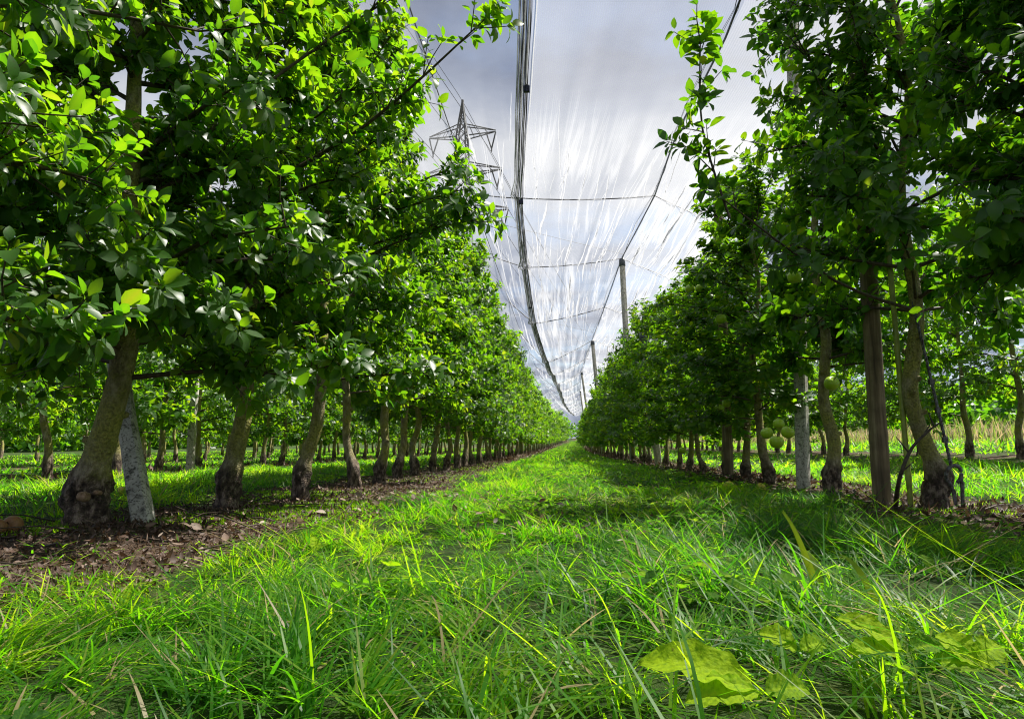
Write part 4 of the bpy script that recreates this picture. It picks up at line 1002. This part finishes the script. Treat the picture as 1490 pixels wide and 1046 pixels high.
weed(gpos(20, 1050, 0.03), [(D(110), 1.0, 0.05, 0.022, 0.15, 0.6, 0.3), (D(60), 0.9, 0.05, 0.024, 0.1, 0.8, 0.3), (D(150), 0.9, 0.05, 0.022, 0.15, 0.8, 0.1)], 'dark bluish weed leaves at the lower left corner', 6)
weed(gpos(181, 868, 0.01), [(D(95), 1.35, 0.075, 0.036, 0.8, 0.3, 0.1)], 'single upright bright weed leaf on bare soil at left', 7)
weed(gpos(457, 800, 0.02), [(D(110), 1.15, 0.075, 0.045, 0.95, 0.5, 0.2), (D(30), 0.8, 0.07, 0.04, 0.7, 0.7, 0.2), (D(170), 0.8, 0.06, 0.035, 0.6, 0.7, 0.2)], 'bright broad-leaved weed where the left strip meets the grass', 8)
weed(gpos(787, 872, 0.02), [(D(70), 0.9, 0.06, 0.036, 0.55, 0.8, 0.2), (D(150), 0.7, 0.06, 0.034, 0.5, 0.8, 0.2), (D(260), 0.5, 0.05, 0.03, 0.5, 0.7, 0.2)], 'low green weed rosette in the middle of the foreground grass', 9)
weed(gpos(953, 820, 0.02), [(D(100), 1.2, 0.085, 0.032, 0.45, 0.4, 0.1), (D(30), 0.9, 0.06, 0.03, 0.4, 0.6, 0.2)], 'upright narrow green weed leaf in the shaded alley', 10)
weed(gpos(1043, 828, 0.02), [(D(80), 1.0, 0.08, 0.05, 0.5, 0.7, 0.2), (D(150), 0.8, 0.07, 0.045, 0.45, 0.7, 0.2), (D(10), 0.7, 0.06, 0.04, 0.4, 0.7, 0.2)], 'broad green weed right of the upright narrow leaf', 11)
weed(gpos(1360, 845, 0.02), [(D(90), 1.1, 0.08, 0.045, 0.6, 0.6, 0.2), (D(180), 0.7, 0.07, 0.04, 0.4, 0.7, 0.2)], 'olive weed leaf in the shaded grass before the crooked pale trunk', 12)
weed(gpos(1250, 860, 0.02), [(D(60), 0.9, 0.07, 0.04, 0.35, 0.7, 0.2), (D(130), 0.9, 0.06, 0.036, 0.4, 0.8, 0.1)], 'dull green weed in the grass below the wooden post', 13)
weed(gpos(1050, 915, 0.03), [(D(110), 0.9, 0.06, 0.034, 0.35, 0.8, 0.2), (D(30), 0.8, 0.05, 0.03, 0.3, 0.8, 0.2)], 'small dark weed behind the big ragged leaf', 14)
weed(gpos(715, 790, 0.02), [(D(100), 1.0, 0.07, 0.042, 0.8, 0.8, 0.2), (D(20), 0.8, 0.07, 0.04, 0.75, 0.8, 0.2), (D(190), 0.8, 0.06, 0.038, 0.7, 0.8, 0.2)], 'sunlit pale weed in the bright middle of the alley', 15)
weed(gpos(72, 772, 0.0), [(D(100), 1.45, 0.07, 0.022, 0.9, 0.9, 0.1), (D(30), 1.25, 0.07, 0.022, 0.85, 0.9, 0.1), (D(-30), 0.5, 0.06, 0.026, 0.3, 0.6, 0.1)], 'seedling with round yellow-green leaves beside the rotting apple', 16, 'seedling', 'seedling')

def tall_blades(base, tips, label, w=0.012):
    base = np.asarray(base, float); A = Acc()
    for k, tpt in enumerate(tips):
        d = np.asarray(tpt)-base; b0 = np.array([0.006*k, 0.003*k, 0]); n = 9; t = np.linspace(0, 1, n)
        P = b0+d[None]*t[:, None]+np.stack([0*t, 0*t, 0.02*np.sin(math.pi*t)], -1)
        ww = w*(1-t**2*0.85)*0.5; side = np.array([0.9, 0.1, 0.4*(-1)**k])
        V = np.concatenate([np.stack([P[q]-side*ww[q], P[q]+side*ww[q]]) for q in range(n)]); F = [[2*q, 2*q+1, 2*q+3, 2*q+2] for q in range(n-1)]
        A.add(V, F, 0.9)
    return tag(A.build('tall_grass_blade', MAT['grass'], loc=base), label, 'grass blade')
b = gpos(1195, 905, 0.0)
tall_blades(b, [at(1139, 742, b[1]+0.02), at(1133, 744, b[1]+0.0), at(1162, 800, b[1]+0.05)], 'tallest bright blades sticking up out of the grass before the right row')
b = gpos(1282, 915, 0.0)
tall_blades(b, [at(1222, 806, b[1]+0.02)], 'single yellow-green blade leaning left in the right grass')

# ------------------------------------------------------------------ power pylon
PB = at(668, 640, 110.0); base_z = gz(PB[0], 110.0); root = empty('power_pylon', (PB[0], 110.0, base_z))
dirL = norm(np.array([0.17, 1.0, 0])); perp = np.array([dirL[1], -dirL[0], 0.0])
def ht(py): return at(668, py, 110.0)[2]-base_z
H_ = ht(150); Ha = [ht(197), ht(252), ht(310)]; half_arm = [5.9, 6.9, 8.1]
def tw_half(z): return np.interp(z, [0, Ha[2], Ha[0], H_], [3.6, 1.25, 0.78, 0.06])
A = Acc(); zs = [0, 8, 15, 21, 26, 30.5, 34.5]+list(np.linspace(Ha[2], Ha[0], 9))+list(np.linspace(Ha[0]+1.2, H_, 5))
crn = [(-1, -1), (1, -1), (1, 1), (-1, 1)]
def cp(z, c): h = tw_half(z); return perp*c[0]*h+dirL*c[1]*h+np.array([0, 0, z])
for k in range(len(zs)-1):
    for q in range(4):
        c, c2 = crn[q], crn[(q+1) % 4]
        A.tube([cp(zs[k], c), cp(zs[k+1], c)], 0.15, 4)
        A.tube([cp(zs[k], c), cp(zs[k+1], c2)], 0.085, 3); A.tube([cp(zs[k], c2), cp(zs[k+1], c)], 0.085, 3)
A.tube([np.array([0, 0, H_-0.6]), np.array([0, 0, H_+0.5])], 0.22, 6)
A.build('lattice_tower', MAT['pylon'], root)
att = []
for z, hl in zip(Ha, half_arm):
    A = Acc()
    for s in (-1, 1):
        tip = perp*s*hl+np.array([0, 0, z])
        for c in (-1, 1):
            h = tw_half(z); low = perp*s*h+dirL*c*h+np.array([0, 0, z-0.5]); upp = perp*s*h*0.8+dirL*c*h*0.8+np.array([0, 0, z+1.7])
            A.tube([low, tip], 0.12, 4); A.tube([upp, tip+[0, 0, 0.25]], 0.11, 4)
            for t in (0.25, 0.5, 0.75): A.tube([low+(tip-low)*t, upp+(tip-upp)*(t-0.12)], 0.045, 3)
        for t in (0.2, 0.4, 0.6, 0.8):
            l1 = perp*s*tw_half(z)+dirL*tw_half(z)+np.array([0, 0, z-0.5]); l2 = perp*s*tw_half(z)-dirL*tw_half(z)+np.array([0, 0, z-0.5])
            A.tube([l1+(tip-l1)*t, l2+(tip-l2)*(t+0.1)], 0.04, 3)
        I = Acc(); q1 = tip-perp*s*1.6+[0, 0, -0.2]; q2 = tip+[0, 0, -0.1]; v = tip-perp*s*0.7+[0, 0, -3.0]
        I.tube([q1, v], 0.13, 5); I.tube([q2, v], 0.13, 5); I.tube([q1, q2], 0.05, 4); I.tube([v, v+[0, 0, -0.5]], 0.12, 5)
        I.build('insulator', MAT['pylon'], root); att.append(v+[0, 0, -0.5])
    A.build('crossarm', MAT['pylon'], root)
tag(root, 'grey lattice power pylon with three crossarms behind the net', 'pylon')
org = np.array([PB[0], 110.0, base_z])
def power_line(p, label):
    a, b = p-dirL*150, p+dirL*170; A = Acc()
    P = [p+dirL*s-np.array([0, 0, 0.062*abs(s)-0.00019*s*s]) for s in np.linspace(-150, 160, 60)]
    P = np.array(P)
    A.tube(P-p, 0.045, 4); tag(A.build('power_line', MAT['pylon'], loc=org+p), label, 'power line', 'overhead power lines')
power_line(np.array([0, 0, H_+0.4]), 'earth wire running over the tip of the pylon')
for q, v in enumerate(att):
    power_line(v, 'power line hung from the %s of the pylon' % ['top crossarm, left insulator', 'top crossarm, right insulator', 'middle crossarm, left insulator', 'middle crossarm, right insulator', 'bottom crossarm, left insulator', 'bottom crossarm, right insulator'][q])

# ------------------------------------------------------------------ far hedge closing the view
rs = RS(300); ha = Acc()
def hedge(n, x0, x1, y0, y1, h):
    x = rs.uniform(x0, x1, n); y = rs.uniform(y0, y1, n); top = h*(0.75+0.25*np.sin(0.9*x+0.5*y)+0.15*np.sin(2.3*x-0.7*y))
    P = np.stack([x, y, terrain(x, np.clip(y, 0, 120))+rs.uniform(0, 1, n)**0.7*top], -1)
    L = rs.uniform(0.35, 0.7, n)
    leaves(ha, P, rand_dirs(rs, n), rand_dirs(rs, n)+[0, 0, 0.8], L, L*0.6, np.clip(rs.normal(0.3, 0.15, n), 0, 0.9), LEAF_LOW, np.zeros(n))
hedge(14000, -60, 45, 112, 118, 4.0); hedge(30000, -30, -26, 8, 115, 4.5); hedge(22000, 19, 24, 8, 112, 3.2)
tag(ha.build('hedge', MAT['leaf']), 'dark far hedge closing the orchard at the end of the rows', 'hedge', kind='stuff')

# ------------------------------------------------------------------ light, sky, camera
w = bpy.data.worlds.new('World'); scn.world = w; w.use_nodes = True
nt = w.node_tree; nt.nodes.clear()
sky = N(nt, 'ShaderNodeTexSky', sky_type='NISHITA'); sky.sun_disc = False
sky.sun_elevation = math.asin(SUN[2]); sky.sun_rotation = math.atan2(SUN[0], SUN[1])
tc = N(nt, 'ShaderNodeTexCoord')
sep = N(nt, 'ShaderNodeSeparateXYZ'); nt.links.new(tc.outputs['Generated'], sep.inputs[0])
mz = N(nt, 'ShaderNodeMath', operation='MAXIMUM'); nt.links.new(sep.outputs['Z'], mz.inputs[0]); mz.inputs[1].default_value = 0.06
dv = N(nt, 'ShaderNodeVectorMath', operation='DIVIDE'); cmb = N(nt, 'ShaderNodeCombineXYZ')
for k in range(3): nt.links.new(mz.outputs[0], cmb.inputs[k])
nt.links.new(tc.outputs['Generated'], dv.inputs[0]); nt.links.new(cmb.outputs[0], dv.inputs[1])
mp = N(nt, 'ShaderNodeMapping'); nt.links.new(dv.outputs[0], mp.inputs['Vector']); mp.inputs['Location'].default_value = (3.1, 1.7, 0)
c1 = noise(nt, 0.9, 6, mp.outputs[0], 0.58); c2 = noise(nt, 1.7, 5, mp.outputs[0], 0.55)
mask = ramp(nt, c1, [(0.36, (0.35, 0.35, 0.35)), (0.52, (1, 1, 1))])
bank = ramp(nt, sep.outputs['Z'], [(0.0, (0.40, 0.40, 0.40)), (0.26, (0.47, 0.47, 0.47)), (0.40, (0.80, 0.80, 0.80)), (0.50, (0.42, 0.42, 0.42)), (0.58, (0.18, 0.18, 0.18))])
c2 = mixc(nt, 0.5, c2, bank)
cloud = ramp(nt, c2, [(0.34, (0.95, 1.15, 1.75)), (0.5, (2.2, 2.45, 3.05)), (0.66, (4.1, 4.2, 4.45))])
dt = N(nt, 'ShaderNodeVectorMath', operation='DOT_PRODUCT'); nt.links.new(tc.outputs['Generated'], dt.inputs[0]); dt.inputs[1].default_value = tuple(SUN)
glow = N(nt, 'ShaderNodeMapRange'); nt.links.new(dt.outputs['Value'], glow.inputs[0]); glow.inputs[1].default_value = 0.75; glow.inputs[2].default_value = 1.0; glow.inputs[3].default_value = 0; glow.inputs[4].default_value = 1
cl2 = mixc(nt, glow.outputs[0], cloud, (5.5, 5.3, 4.9))
skyc = mixc(nt, mask, sky.outputs[0], cl2)
bg = N(nt, 'ShaderNodeBackground'); bg.inputs['Strength'].default_value = 0.066; nt.links.new(skyc, bg.inputs['Color'])
wo = N(nt, 'ShaderNodeOutputWorld'); nt.links.new(bg.outputs[0], wo.inputs['Surface'])

sl = bpy.data.lights.new('sun', 'SUN'); sl.energy = 5.0; sl.angle = math.radians(0.5); sl.color = (1.0, 0.95, 0.86)
so = bpy.data.objects.new('sun', sl); COL.objects.link(so); so.location = (20, 18, 40)
so.rotation_euler = Vector(SUN).to_track_quat('Z', 'Y').to_euler()

cam = bpy.data.cameras.new('camera'); co = bpy.data.objects.new('camera', cam); COL.objects.link(co)
cam.sensor_width = 36; cam.lens = 36*FPX/1490.0; cam.clip_start = 0.02; cam.clip_end = 3000
co.location = (0, 0, CAM_H)
co.matrix_world = Matrix(((_r[0], _u[0], -_f[0], 0), (_r[1], _u[1], -_f[1], 0), (_r[2], _u[2], -_f[2], CAM_H), (0, 0, 0, 1)))
scn.camera = co
vs = scn.view_settings; vs.view_transform = 'Standard'; vs.look = 'None'; vs.exposure = 1.42; vs.gamma = 1.0; vs.use_curve_mapping = False
scn.render.engine = 'CYCLES'; cy = scn.cycles
cy.use_denoising = True; cy.max_bounces = 8; cy.diffuse_bounces = 4; cy.transmission_bounces = 6; cy.glossy_bounces = 2; cy.transparent_max_bounces = 12
cy.sample_clamp_indirect = 4.0; cy.filter_width = 1.1
